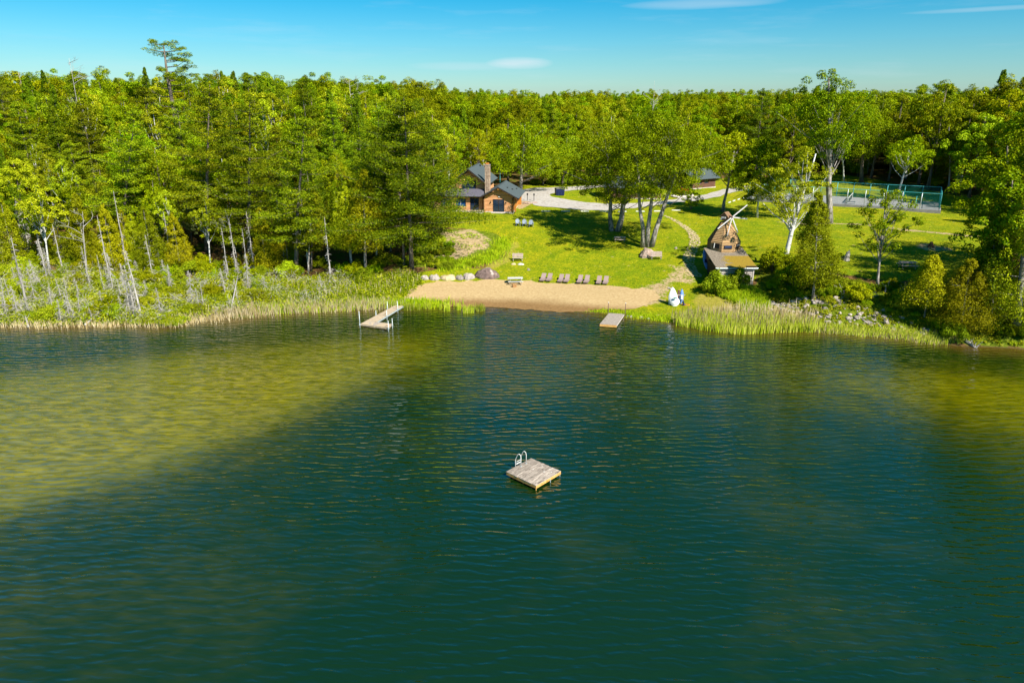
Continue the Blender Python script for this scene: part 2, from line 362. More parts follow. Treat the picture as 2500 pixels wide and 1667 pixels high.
def noise(scale, det=4, rough=.6, vec=None): return nd(t, 'ShaderNodeTexNoise', {'Vector': vec or P, 'Scale': scale, 'Detail': float(det), 'Roughness': rough}).outputs['Fac']
def attr(nm): return nd(t, 'ShaderNodeAttribute', attribute_name=nm).outputs['Fac']
def edge(nm, nz, amt=.5, lo=.42, hi=.58):
    f = mth(t, 'ADD', attr(nm), mth(t, 'MULTIPLY', mth(t, 'SUBTRACT', nz, .5), amt))
    return nd(t, 'ShaderNodeMapRange', {0: f, 1: lo, 2: hi}).outputs[0]
n_big, n_mid, n_fine, n_tiny = noise(.10, 3), noise(.42, 6, .72), noise(2.3, 6, .8), noise(6.0, 5, .8)
grass = ramp(t, n_mid, [(.36, (.11, .18, .002)), (.47, (.22, .27, .003)), (.55, (.36, .34, .004)), (.66, (.54, .43, .012))])
g2 = ramp(t, n_fine, [(.36, (.09, .17, .002)), (.50, (.26, .30, .004)), (.64, (.48, .40, .010))])
grass = mixc(t, .6, grass, g2)
bigf = ramp(t, n_big, [(.35, (1.04, 1.25, .9)), (.65, (1.48, 1.40, 1.5))]); grass = mixc(t, 1.0, grass, bigf, 'MULTIPLY')
tn = ramp(t, n_tiny, [(.40, (.56, .70, .5)), (.56, (1.52, 1.50, 1.4))]); grass = mixc(t, .85, grass, tn, 'MULTIPLY')
wn = nd(t, 'ShaderNodeTexNoise', {'Vector': P, 'Scale': 1.3, 'Detail': 2.0}).outputs['Fac']
bare = nd(t, 'ShaderNodeMapRange', {0: wn, 1: .68, 2: .74}).outputs[0]
grass = mixc(t, mth(t, 'MULTIPLY', bare, .55), grass, (.50, .38, .17))
litter = ramp(t, n_fine, [(.3, (.05, .03, .012)), (.5, (.16, .09, .03)), (.7, (.34, .20, .08))])
litter = mixc(t, nd(t, 'ShaderNodeMapRange', {0: n_mid, 1: .50, 2: .60}).outputs[0], litter, (.10, .15, .006))
brush = ramp(t, n_fine, [(.3, (.05, .08, .004)), (.5, (.14, .20, .006)), (.7, (.30, .30, .04))])
dirt = ramp(t, n_fine, [(.3, (.30, .20, .09)), (.6, (.56, .42, .24)), (.8, (.70, .56, .38))])
dry = ramp(t, n_fine, [(.3, (.26, .24, .02)), (.6, (.46, .36, .08)), (.8, (.6, .5, .2))])
col = mixc(t, edge('marsh', n_mid, .6), litter, brush)
col = mixc(t, edge('lawn', n_mid, .35), col, grass)
col = mixc(t, mth(t, 'MULTIPLY', edge('dry', n_mid, .9, .35, .8), .75), col, dry)
col = mixc(t, edge('dirt', mth(t, 'MULTIPLY', mth(t, 'ADD', n_mid, n_fine), .5), 2.6, .42, .62), col, dirt)
sz = nd(t, 'ShaderNodeSeparateXYZ', {0: P}).outputs[2]
under = nd(t, 'ShaderNodeMapRange', {0: sz, 1: .12, 2: -.02}).outputs[0]
col = mixc(t, under, col, (.10, .075, .025))
p = nd(t, 'ShaderNodeBsdfPrincipled', {'Base Color': col, 'Roughness': .95, 'Specular IOR Level': .1})
bmp = nd(t, 'ShaderNodeBump', {'Strength': .9, 'Distance': .16, 'Height': mth(t, 'ADD', n_fine, mth(t, 'MULTIPLY', n_tiny, .6))}); t.links.new(bmp.outputs[0], p.inputs['Normal'])
t.links.new(p.outputs[0], o.inputs[0]); gm.materials.append(m)
ground = link(gm, 'ground'); tag(ground, 'green mown lawn, marsh and forest floor rising from the lake', kind='structure')

def cr(pts, n=6):   # Catmull-Rom through 2-D points
    P = [np.array(p, float) for p in pts]; P = [2 * P[0] - P[1]] + P + [2 * P[-1] - P[-2]]; o = []
    for i in range(1, len(P) - 2):
        for k in range(n):
            s = k / n; a, b, c, d = P[i - 1:i + 3]
            o.append(.5 * ((2 * b) + (-a + c) * s + (2 * a - 5 * b + 4 * c - d) * s * s + (-a + 3 * b - 3 * c + d) * s ** 3))
    o.append(P[-2]); return o
def drape(name, outline, step, lift, mat, jitter=.0, label=None, kind='structure', flat=None):
    """triangulated sheet over the terrain inside a closed outline"""
    pl = []
    for i in range(len(outline)):
        a = np.array(outline[i]); b = np.array(outline[(i + 1) % len(outline)]); L = np.linalg.norm(b - a); k = max(1, int(L / step))
        for j in range(k): pl.append(a + (b - a) * j / k + rng.normal(0, jitter, 2) * (1 if jitter else 0))
    pl = np.array(pl); x0, y0 = pl.min(0); x1, y1 = pl.max(0)
    X, Y = np.meshgrid(np.arange(x0, x1, step), np.arange(y0, y1, step)); ins = inpoly(X, Y, pl); pts = np.stack([X[ins], Y[ins]], 1)
    keep = []
    for q in pts:
        if np.min(np.sum((pl - q) ** 2, 1)) > (step * .4) ** 2: keep.append(q)
    allp = [Vector(p) for p in pl] + [Vector(q) for q in keep]; n = len(pl)
    vs, es, fs, *_ = geometry.delaunay_2d_cdt(allp, [(i, (i + 1) % n) for i in range(n)], [], 1, 1e-4)
    V = np.array([(v.x, v.y) for v in vs]); z = (hgt(V[:, 0], V[:, 1]) if flat is None else np.full(len(V), flat)) + lift
    me = bpy.data.meshes.new(name); me.from_pydata(np.column_stack([V, z]).tolist(), [], [tuple(f) for f in fs]); me.update()
    me.polygons.foreach_set('use_smooth', [True] * len(me.polygons)); me.materials.append(mat)
    ob = link(me, name); tag(ob, label, kind=kind); return ob
# sand: dry above, wet and darker by the water line
m, t, o = newmat('beach_sand'); tcn = nd(t, 'ShaderNodeTexCoord'); P = tcn.outputs['Object']; z = nd(t, 'ShaderNodeSeparateXYZ', {0: P}).outputs[2]
nf = nd(t, 'ShaderNodeTexNoise', {'Vector': P, 'Scale': 3.0, 'Detail': 6.0, 'Roughness': .7}).outputs['Fac']; nb = nd(t, 'ShaderNodeTexNoise', {'Vector': P, 'Scale': .35, 'Detail': 3.0}).outputs['Fac']
sp = nd(t, 'ShaderNodeTexNoise', {'Vector': P, 'Scale': 1.6, 'Detail': 4.0, 'Roughness': .75}).outputs['Fac']
dryc = ramp(t, nf, [(.3, (.40, .27, .125)), (.5, (.52, .37, .185)), (.7, (.62, .46, .25))])
rk_ = nd(t, 'ShaderNodeTexWave', {'Vector': P, 'Scale': .55, 'Distortion': 9.0, 'Detail': 3.0, 'Detail Scale': .5}, wave_type='RINGS').outputs['Fac']
dryc = mixc(t, mth(t, 'MULTIPLY', rk_, .22), dryc, (.36, .24, .10))
dryc = mixc(t, mth(t, 'MULTIPLY', nd(t, 'ShaderNodeMapRange', {0: sp, 1: .66, 2: .72}).outputs[0], .6), dryc, (.30, .22, .08))
wetc = ramp(t, nf, [(.3, (.20, .11, .04)), (.7, (.32, .19, .075))])
wf = nd(t, 'ShaderNodeMapRange', {0: mth(t, 'ADD', z, mth(t, 'MULTIPLY', nb, .14)), 1: .50, 2: .26}).outputs[0]
p = nd(t, 'ShaderNodeBsdfPrincipled', {'Base Color': mixc(t, wf, dryc, wetc), 'Roughness': .9, 'Specular IOR Level': .2})
b = nd(t, 'ShaderNodeBump', {'Strength': .7, 'Distance': .08, 'Height': nf}); t.links.new(b.outputs[0], p.inputs['Normal']); t.links.new(p.outputs[0], o.inputs[0]); M['sand'] = m
M['gravel'] = stdmat('pale_gravel', (.38, .34, .31), (.56, .52, .48), rough=.95, scale=2.0, bump=.3, coord='Object', speck=((.30, .25, .18), .8, .62))
M['asphalt'] = stdmat('worn_court_surface', (.27, .26, .27), (.36, .35, .36), rough=.9, scale=1.2, coord='Object')
M['pathstone'] = stdmat('pale_path_stone', (.42, .33, .17), (.66, .54, .33), rough=.9, scale=2.5, bump=.3)
top = cr([pix(u, v)[:2] for u, v in BEACH_TOP], 5); low = cr([pix(u, v)[:2] for u, v in BEACH_LOW], 5)
drape('beach', [tuple(q) for q in top] + [tuple(q) for q in low[::-1]], .6, .035, M['sand'], .22, 'tan sandy beach between the lawn and the lake')
ROADP = [(1240, 478), (1262, 470), (1285, 462), (1340, 459), (1400, 456), (1470, 452), (1520, 450), (1520, 454), (1440, 461), (1385, 467), (1345, 474), (1350, 481), (1390, 489), (1450, 496), (1520, 498), (1590, 493), (1650, 487),
         (1700, 479), (1745, 469), (1775, 462), (1830, 452), (1850, 456), (1790, 470), (1750, 481), (1700, 490), (1640, 497), (1570, 505), (1500, 511), (1470, 514), (1420, 513), (1370, 508), (1330, 505), (1305, 501), (1290, 492), (1262, 490)]
drape('gravel_road', [tuple(q) for q in cr([pix(u, v)[:2] for u, v in ROADP + ROADP[:1]], 3)[:-1]], 1.2, .04, M['gravel'], .12, 'pale gravel drive looping behind the cabin')

# ------------------------------------------------------------------ lake
wx = axis([(-1500, -120, 60), (-120, 120, 1.5), (120, 1501, 60)]); wy = axis([(-1500, -20, 60), (-20, 108, 1.5)]); wx = np.append(wx, 1500); WX, WY = np.meshgrid(wx, wy)
wm = mesh_np('lake_water', np.stack([WX, WY, np.zeros_like(WX)], -1).reshape(-1, 3), grid_faces(len(wx), len(wy)), None, True)
sd = shore(WX) - WY    # distance out from the shore
shal = np.clip(1 - sd / 4.5, 0, 1) ** 1.3
def wp(u, v): return px_plane(u, v)[:2]
def gau(u, v, rx, ry, rot=0):
    c = wp(u, v); dx = WX - c[0]; dy = WY - c[1]; a = math.radians(rot); X = dx * math.cos(a) + dy * math.sin(a); Y = -dx * math.sin(a) + dy * math.cos(a)
    return np.exp(-((X / rx) ** 2 + (Y / ry) ** 2))
# olive, silty water lies in the left bay and towards the right edge
weed = np.clip(1.15 * gau(420, 950, 26, 11, 3) + 1.1 * gau(60, 1130, 17, 11, 20) + .75 * gau(900, 880, 17, 9) + .75 * gau(2560, 1000, 13, 12) + .45 * gau(2350, 900, 14, 9) + .45 * gau(0, 1500, 9, 9) + .22 * gau(1950, 930, 14, 8), 0, 1.2)
SILT = [wp(u, v) for u, v in ((-700, 960), (0, 915), (200, 890), (420, 858), (700, 838), (1000, 812), (1120, 815), (1090, 850), (980, 890), (860, 950), (700, 1020), (520, 1090), (340, 1145), (160, 1205), (0, 1255), (-300, 1340), (-700, 1400))]
sm = inpoly(WX, WY, SILT).astype(np.float32)
for _ in range(16):
    q_ = np.pad(sm, 1, mode='edge'); sm = (q_[1:-1, 1:-1] * 2 + q_[:-2, 1:-1] + q_[2:, 1:-1] + q_[1:-1, :-2] + q_[1:-1, 2:]) / 6
weed = np.clip(sm * (.62 + .42 * gau(120, 1120, 24, 14) + .30 * gau(700, 960, 14, 7)) + .42 * gau(2580, 1010, 13, 12) + .20 * gau(2350, 920, 13, 8) + .16 * gau(-60, 1520, 9, 9) + .16 * gau(1950, 930, 14, 8) + .18 * gau(1250, 900, 12, 9), 0, 1.2)
weed = weed * np.clip((sd - 3.0) / 9, 0, 1)
for k, a in (('shallow', shal), ('silt', weed)):
    at = wm.attributes.new(k, 'FLOAT', 'POINT'); at.data.foreach_set('value', a.astype(np.float32).ravel())
m, t, o = newmat('lake_surface'); tcn = nd(t, 'ShaderNodeTexCoord'); P = tcn.outputs['Object']
def attr(nm): return nd(t, 'ShaderNodeAttribute', attribute_name=nm).outputs['Fac']
def wnoise(scale, stretch, rot, det=3, rough=.55, dist=.0):
    mp = nd(t, 'ShaderNodeMapping', {'Vector': P, 'Rotation': (0, 0, R(rot)), 'Scale': stretch})
    return nd(t, 'ShaderNodeTexNoise', {'Vector': mp.outputs[0], 'Scale': scale, 'Detail': float(det), 'Roughness': rough, 'Distortion': dist}).outputs['Fac']
w1 = wnoise(.62, (.42, 1.25, 1), -12, 2, .5, .6); w2 = wnoise(1.5, (.42, 1.25, 1), 9, 2, .55, .5); w3 = wnoise(4.5, (.6, 1.2, 1), -3, 3, .6)
def wtrain(scale, rot, dist, ds):
    mp = nd(t, 'ShaderNodeMapping', {'Vector': P, 'Rotation': (0, 0, R(rot)), 'Scale': (.55, 1, 1)})
    return nd(t, 'ShaderNodeTexWave', {'Vector': mp.outputs[0], 'Scale': scale, 'Distortion': dist, 'Detail': 2.0, 'Detail Scale': ds, 'Detail Roughness': .6}, wave_type='BANDS', bands_direction='Y').outputs['Fac']
t1 = wtrain(.42, -9, 9.0, .9); t2 = wtrain(.80, 16, 6.0, 1.6)
gust = wnoise(.045, (.7, 1.3, 1), 20, 2)
turb = wnoise(.08, (1, 1, 1), 0, 4)
silt = mth(t, 'ADD', attr('silt'), mth(t, 'MULTIPLY', mth(t, 'SUBTRACT', turb, .5), .5), clamp=True)
deep = ramp(t, silt, [(0, (.004, .022, .002)), (.3, (.012, .030, .001)), (.6, (.085, .098, .001)), (1.0, (.19, .185, .0008))])
deep = mixc(t, mth(t, 'MULTIPLY', silt, .6), deep, ramp(t, w2, [(.35, (.05, .05, .0)), (.7, (.30, .25, .002))]))
col = mixc(t, mth(t, 'MULTIPLY', attr('shallow'), .85), deep, (.11, .062, .008))
hgtv = mth(t, 'ADD', mth(t, 'ADD', mth(t, 'ADD', mth(t, 'MULTIPLY', t1, 1.0), mth(t, 'MULTIPLY', t2, .42)), mth(t, 'MULTIPLY', w2, .75)), mth(t, 'MULTIPLY', w3, .32))
amp = mth(t, 'ADD', mth(t, 'MULTIPLY', gust, 1.9), .05)
b = nd(t, 'ShaderNodeBump', {'Strength': 1.0, 'Distance': .029, 'Height': mth(t, 'MULTIPLY', hgtv, amp)})
p = nd(t, 'ShaderNodeBsdfPrincipled', {'Base Color': col, 'Roughness': .03, 'IOR': 1.6, 'Specular IOR Level': .9, 'Normal': b.outputs[0]})
t.links.new(p.outputs[0], o.inputs[0]); wm.materials.append(m)
lake = link(wm, 'lake_water'); tag(lake, 'rippled dark green lake with olive silty patches', kind='structure')
# small pond beyond the drive
pp = pix(1400, 447)
pd = MB(); pd.add([(pp[0] + 8 * math.cos(a) , pp[1] + 4 * math.sin(a), pp[2] + .25) for a in np.linspace(0, 6.28, 25)[:-1]], [tuple(range(24))])
tag(pd.build('pond_water', stdmat('pond_surface', (.02, .03, .004), (.03, .045, .006), rough=.08, spec=.5)), 'small dark pond beyond the gravel drive', kind='structure')

# ------------------------------------------------------------------ tree makers (numpy leaf clouds)
def leaf_quads(C, Nn, size, asp, g):
    n = len(C); Nn = Nn / (np.linalg.norm(Nn, axis=1, keepdims=True) + 1e-6)
    r = g.normal(size=(n, 3)); T = np.cross(Nn, r); T /= np.linalg.norm(T, axis=1, keepdims=True) + 1e-6; B = np.cross(Nn, T)
    s = size[:, None]; a = asp if np.isscalar(asp) else asp[:, None]
    V = np.stack([C - T * s, C - B * s * a + Nn * s * .15, C + T * s, C + B * s * a + Nn * s * .15], 1).reshape(-1, 3)
    return V
def leaf_mesh(name, V, mat):
    n = len(V) // 4; return mesh_np(name, V, np.arange(n * 4).reshape(n, 4), mat)
LEAFN, LEAFS = 3.1, .51
def clumps(g, cen, rad, per, flat=.78, up=.42, size=(.16, .34), asp=.62):
    per = int(per * LEAFN); size = (size[0] * LEAFS, size[1] * LEAFS); n = len(cen); d = g.normal(size=(n, per, 3)); d /= np.linalg.norm(d, axis=2, keepdims=True)
    d[..., 2] = np.where(d[..., 2] < -.75, -d[..., 2], d[..., 2])
    r = g.uniform(.45, 1.0, (n, per, 1)) ** .6 * g.uniform(.85, 1.15, (n, per, 1)); off = d * r * rad[:, None, None]; off[..., 2] *= flat
    C = (cen[:, None, :] + off).reshape(-1, 3); Nn = (d * .8 + np.array([0, 0, up]) + g.normal(0, .45, (n, per, 3))).reshape(-1, 3)
    return leaf_quads(C, Nn, g.uniform(size[0], size[1], len(C)), asp, g)
def trunk_path(H_, lean=(0, 0), bend=.3, n=7, g=None):
    return [np.array([lean[0] * (i / n) ** 1.15 + (g.normal(0, bend * .3) if 0 < i < n else 0), lean[1] * (i / n) ** 1.15 + (g.normal(0, bend * .3) if 0 < i < n else 0), H_ * i / n]) for i in range(n + 1)]
def at(path, f):
    f = max(0, min(.999, f)) * (len(path) - 1); i = int(f); return path[i] * (1 - (f - i)) + path[i + 1] * (f - i)
def deciduous(seed, Ht, Rc, cb, nclump=70, per=70, mat='maple', bark='bark', tr=.22, lean=(0, 0), size=(.16, .34), crf=(.17, .29), top=.5, holes=.0, limbs=14, crown_off=(0, 0), flatten=1.0, stems=None):
    nclump = int(nclump * 1.75); per = int(per * .62); crf = (crf[0] * .72, crf[1] * .86); g = np.random.default_rng(seed); path = trunk_path(Ht * .93, lean, .25, 7, g); lr = min(tr, .30)
    cz = Ht * (cb + 1) / 2; hz = Ht * (1 - cb) / 2 * .92
    d = g.normal(size=(nclump * 3, 3)); d /= np.linalg.norm(d, axis=1, keepdims=True); r = g.uniform(0.10, 1.12, (len(d), 1)) ** .5
    lob = 1 + .22 * np.sin(np.arctan2(d[:, 1], d[:, 0]) * 3 + seed) + .15 * np.sin(np.arctan2(d[:, 1], d[:, 0]) * 5 + seed * 2 + d[:, 2] * 4)
    rr = Rc * lob[:, None] * np.where(d[:, 2:3] > 0, 1 - (1 - top) * d[:, 2:3] ** 2, 1.0)
    c = np.concatenate([d[:, :2] * rr * r, d[:, 2:3] * hz * r * flatten], 1)
    c = c[:nclump]; f = (c[:, 2] + cz) / (Ht)
    c[:, 0] += lean[0] * f ** 1.15 + crown_off[0]; c[:, 1] += lean[1] * f ** 1.15 + crown_off[1]; c[:, 2] += cz
    rad = g.uniform(crf[0], crf[1], len(c)) * Rc
    V = clumps(g, c, rad, per, size=size)
    mb = MB()
    if stems:
        for (bx, by), (tx, ty), w in stems:
            sp_ = [np.array([bx + (tx - bx) * (i / 5) ** 1.1, by + (ty - by) * (i / 5) ** 1.1, Ht * .72 * i / 5]) for i in range(6)]
            mb.tube([p + g.normal(0, .12, 3) * (1 if 0 < k < 5 else 0) for k, p in enumerate(sp_)], [w * 1.35, w, w * .85, w * .68, w * .5, w * .22], 8)
    else: mb.tube(path, [tr * 1.5] + [tr * (1 - .78 * i / 7) for i in range(1, 8)], 8)
    order = np.argsort(-rad)[:limbs]
    for k in order:
        e = c[k]; fz = max(cb * .8, (e[2] / Ht) - .22) ; s = at(path, fz) if not stems else np.array([*(np.array(stems[k % len(stems)][0]) + (np.array(stems[k % len(stems)][1]) - np.array(stems[k % len(stems)][0])) * (fz / .72 if fz < .72 else 1) ** 1.1), min(fz, .70) * Ht])
        mid = s * .45 + e * .55 + np.array([0, 0, -.06 * Ht * .3]) + g.normal(0, .2, 3)
        mb.tube([s, mid, e], [lr * .34, lr * .2, .02], 5, False)
    return mb.mesh('trunk', M[bark], True), leaf_mesh('crown', V, M[mat])
def pine(seed, Ht, Rc, cb, mat='pine', bark='bark', tr=.25, tiers=None, sparse=1.0, lean=(0, 0), up=.18, lsize=(.14, .30)):
    g = np.random.default_rng(seed); path = trunk_path(Ht, lean, .12, 7, g); mb = MB(); mb.tube(path, [tr * 1.25] + [tr * (1 - .9 * i / 7) for i in range(1, 8)], 8)
    CS = []; z = cb * Ht; span = Ht - z
    while z < Ht * .985:
        f = (z - cb * Ht) / span; prof = (min(1, f / .22 + .55)) * (1 - f) ** .75 + .10
        nb = g.integers(4, 7); a0 = g.uniform(0, 6.28); z0_ = z
        for k in range(nb):
            if g.random() > sparse: continue
            L = Rc * prof * g.uniform(.5, 1.25); a = a0 + k * 6.28 / nb + g.normal(0, .3); o = at(path, (z0_ + g.uniform(-.5, .5) * min(1, span / 14)) / Ht)
            dv = np.array([math.cos(a), math.sin(a), 0]); rise = up * L * g.uniform(.3, 1.5) * (1.0 if f > .25 else .1)
            e = o + dv * L + np.array([0, 0, rise]); md = o + dv * L * .55 + np.array([0, 0, rise * .2 - .02 * L])
            mb.tube([o, md, e], [max(.025, min(tr, .25) * .22 * (1 - f * .6)), .035, .015], 4, False)
            npad = max(3, int(L / .42)); side = np.array([-dv[1], dv[0], 0])
            for q in range(npad):
                s = .25 + .78 * (q + g.uniform(0, 1)) / npad
                w = .34 * L * (1 - abs(s - .68)) + .25
                pc = o + (md - o) * min(1, s / .55) if s < .55 else md + (e - md) * (s - .55) / .45
                CS.append([*(pc + side * g.uniform(-1, 1) * w * .6 + np.array([0, 0, .1 + g.uniform(0, .35) * s])), .40 + .07 * L + g.uniform(0, .35)])
        z += g.uniform(.9, 1.7) * max(.55, min(1.05, span / 16))
    CS = np.array(CS); top = path[-1]; CS = np.vstack([CS] + [[[*(top - np.array([0, 0, q_ * .5]) + g.normal(0, .12 + .1 * q_, 3)), .34 + .1 * q_]] for q_ in range(4)])
    V = clumps(g, CS[:, :3], CS[:, 3], 22, flat=.55, up=.7, size=lsize, asp=.42)
    return mb.mesh('trunk', M[bark], True), leaf_mesh('crown', V, M[mat])
def cedar(seed, Ht, Rc, cb, mat='cedar', bark='palebark', tr=.13, n=170, per=36, lean=(0, 0), pw=.8, size=(.10, .24)):
    g = np.random.default_rng(seed); path = trunk_path(Ht, lean, .08, 7, g); mb = MB(); mb.tube(path, [tr * 1.3] + [tr * (1 - .88 * i / 7) for i in range(1, 8)], 7)
    f = g.uniform(0, 1, n) ** 1.25; a = g.uniform(0, 6.283, n); lob = 1 + .2 * np.sin(a * 3 + f * 9 + seed) + g.normal(0, .1, n)
    r = Rc * ((1 - f) ** pw * np.clip(f * 5 + .45, 0, 1) + .04) * lob * g.uniform(.55, 1.0, n) ** .5
    c = np.stack([r * np.cos(a), r * np.sin(a), Ht * (cb + (1 - cb) * f)], 1)
    for i in range(n): q = at(path, c[i, 2] / Ht); c[i, :2] += q[:2]
    rad = np.clip(.30 * Rc * (1 - f) + .22, .2, .9) * g.uniform(.7, 1.2, n)
    V = clumps(g, c, rad, per, flat=1.1, up=.35, size=size, asp=.5)
    for i in range(0, n, 9): o = at(path, c[i, 2] / Ht - .03); mb.tube([o, c[i]], [.035, .012], 3, False)
    return mb.mesh('trunk', M[bark], True), leaf_mesh('crown', V, M[mat])
def deadtree(seed, Ht, kind='spruce', lean=(0, 0), tr=.11, mat='dead', droop=.3, nb=60, Lb=1.3, fine=260):
    g = np.random.default_rng(seed); path = trunk_path(Ht, lean, .1, 7, g); mb = MB(); mb.tube(path, [tr * 1.2] + [tr * (1 - .85 * i / 7) for i in range(1, 8)], 6)
    tw = MB()
    if kind == 'spruce':
        for k in range(nb):
            f = g.uniform(.12, .98); o = at(path, f); a = g.uniform(0, 6.28); L = Lb * (1 - f * .75) * g.uniform(.5, 1.15)
            e = o + np.array([math.cos(a) * L, math.sin(a) * L, -droop * L * g.uniform(.2, 1.6)]); tw.tube([o, (o + e) / 2 + np.array([0, 0, .08 * L]), e], [.035, .026, .012], 3, False)
            for q in range(fine // nb):
                s = o + (e - o) * g.uniform(.3, 1); l = L * .3; dd = g.normal(0, 1, 3) * l * .5 + np.array([0, 0, -l * .5]); x = np.cross(dd, [0.3, .9, .1]); x = x / (np.linalg.norm(x) + 1e-6) * .022
                tw.add([s - x, s + x, s + dd], [(0, 1, 2)])
    else:
        def br(o, d, L, r, dep):
            e = o + d * L; mid = (o + e) / 2 + g.normal(0, .06 * L, 3); tw.tube([o, mid, e], [r, r * .75, r * .45], 4, False)
            if dep > 0:
                for k in range(g.integers(2, 4)):
                    nd_ = d + g.normal(0, .55, 3); nd_[2] = abs(nd_[2]) * .6 + .2; nd_ /= np.linalg.norm(nd_); br(o + (e - o) * g.uniform(.5, 1), nd_, L * g.uniform(.45, .75), r * .5, dep - 1)
        for k in range(nb):
            f = g.uniform(.45, .98); a = g.uniform(0, 6.28); d = np.array([math.cos(a), math.sin(a), g.uniform(.2, 1.0)]); d /= np.linalg.norm(d); br(at(path, f), d, Lb * g.uniform(.6, 1.2), tr * .4, 2)
    return mb.mesh('trunk', M[mat], True), tw.mesh('branches', M[mat])
def shrub(seed, Ht, Rc, n=26, per=60, mat='brush', size=(.08, .2)):
    g = np.random.default_rng(seed); a = g.uniform(0, 6.28, n); r = Rc * g.uniform(0, 1, n) ** .6; z = Ht * (.25 + .6 * g.uniform(0, 1, n) * (1 - (r / Rc) ** 2 * .6))
    c = np.stack([r * np.cos(a), r * np.sin(a), z], 1); V = clumps(g, c, g.uniform(.22, .4, n) * Rc, per, flat=.8, size=size)
    mb = MB()
    for i in range(8): mb.tube([(0, 0, -.1), (c[i, 0] * .4, c[i, 1] * .4, c[i, 2] * .6), c[i]], [.035, .025, .01], 4, False)
    return mb.mesh('stem', M['bark'], True), leaf_mesh('foliage', V, M[mat])
def treething(meshes, name, label, cat, loc, rz=0, scale=1, group=None, parts=('trunk', 'crown')):
    r = thing(name, label, cat, loc, rz, group); r.scale = (scale,) * 3 if not hasattr(scale, '__len__') else scale
    for me, pn in zip(meshes, parts): link(me, pn, r)
    return r
# ------------------------------------------------------------------ notable trees
def lean_for(base, v_top, u_top):
    """height and sideways lean of a tree from its base point and the photo spot of its top"""
    h = vpx(base, v_top); th = R(PITCH); zt = base[2] + h - CAMZ
    depth = base[1] * math.cos(th) - zt * math.sin(th)
    return h, (u_top - 1250) / FPX * depth - base[0]
def nt_tree(maker, base_uv, top_uv, name, label, cat='tree', group=None, hscale=1.0, **kw):
    b = pix(*base_uv); h, lx = lean_for(b, top_uv[1], top_uv[0]); h *= hscale
    me = maker(Ht=h, lean=(lx, kw.pop('ly', 0.0)), **kw)
    return treething(me, name, label, cat, (b[0], b[1], b[2] - .12), group=group)
# the tall old pine with a bare trunk and a flat flag of needles on top, rising over the left forest
def old_pine():
    x, y = -66.5, 134.0; b = (x, y, H(x, y)); h, lx = lean_for(b, 98, 402)
    b = (b[0] + lx * 1.0, b[1], b[2]); h, lx = lean_for(b, 98, 402); g = np.random.default_rng(3)
    mb = MB(); mb.tube([(0, 0, 0), (.1, 0, h * .3), (-.2, 0, h * .55), (-.5, 0, h * .8), (-.3, 0, h * .98)], [.62, .5, .38, .24, .07], 9)
    C = []
    for f, a, L, full in [(.97, .2, 1.6, 1), (.97, 2.8, 2.6, 1), (.93, 0.1, 3.2, 1), (.93, 3.4, 2.4, .8), (.88, -.1, 4.0, 1), (.87, .9, 3.0, 1), (.84, -.3, 4.4, 1), (.81, .15, 4.6, 1), (.78, -.7, 4.4, 1), (.76, .4, 4.8, 1), (.73, 0, 5.0, 1), (.71, 3.0, 3.0, .5),
                         (.69, -.2, 4.6, .8), (.66, 2.9, 4.2, .5), (.64, .3, 4.0, .6), (.60, 3.3, 3.4, .25), (.57, .1, 4.0, .5), (.53, 2.7, 3.0, .1), (.5, -.3, 3.6, .5), (.47, 3.3, 3.4, .2), (.43, .2, 3.5, .6), (.40, 3.1, 3.0, .6), (.9, 1.8, 2.2, 1), (.8, -1.7, 3, 1), (.7, 1.6, 3, .8), (.76, -1.2, 3.6, 1), (.36, .2, 4, 1), (.34, 2.9, 4, 1), (.30, -.5, 4.4, 1), (.3, 1.4, 4.4, 1)]:
        o = np.array([-.4 * f, 0, h * f]); d = np.array([math.cos(a), math.sin(a), 0]); e = o + d * L + np.array([0, 0, L * .25]); mb.tube([o, o + d * L * .5 + np.array([0, 0, .1]), e], [.10, .06, .02], 4, False)
        if full < 1: mb.tube([o + d * L * .4, e + np.array([0, g.uniform(-1, 1), .5])], [.04, .01], 3, False)
        for q in range(int(7 * full)):
            C.append([*(o + (e - o) * g.uniform(.45, 1.08) + g.normal(0, .45, 3) * np.array([1, 1, .4])), g.uniform(.55, .95)])
    C = np.array(C); V = clumps(g, C[:, :3], C[:, 3], 40, flat=.45, up=.8, size=(.12, .26), asp=.45)
    return treething((mb.mesh('trunk', M['bark'], True), leaf_mesh('crown', V, M['pine'])), 'pine_tree', 'tallest old pine with long bare trunk and lopsided flat top rising over the left forest', 'tree', b)
old_pine()
nt_tree(pine, (1005, 655), (985, 232), 'pine_tree', 'big dark pine with two layered skirts of needles standing just left of the log cabin', seed=11, mat='pine2', Rc=10.8, cb=.17, tr=.34, lsize=(.15, .33))
nt_tree(pine, (987, 646), (965, 300), 'pine_tree', 'slimmer pine whose straight trunk stands close beside the big cabin pine', seed=12, mat='pine2', Rc=4.2, cb=.34, tr=.2)
nt_tree(pine, (1056, 577), (1060, 330), 'pine_tree', 'pine with short thick trunk showing above the bare dirt mound by the cabin', seed=13, mat='pine2', Rc=5.0, cb=.18, tr=.32)
nt_tree(pine, (905, 605), (925, 260), 'pine_tree', 'dark pine standing in deep shade left of the big cabin pine', seed=14, mat='pine2', Rc=6.0, cb=.25, tr=.28)
nt_tree(cedar, (893, 668), (888, 415), 'cedar_tree', 'olive cedar with long bare pale trunk at the marsh edge left of the cabin pine', seed=15, Rc=3.3, cb=.26, tr=.24, n=260)
nt_tree(cedar, (860, 662), (840, 455), 'cedar_tree', 'bushy olive cedar with cluster of thin bare stems, left of the long-trunked cedar', seed=16, Rc=3.0, cb=.32, tr=.17, n=220)
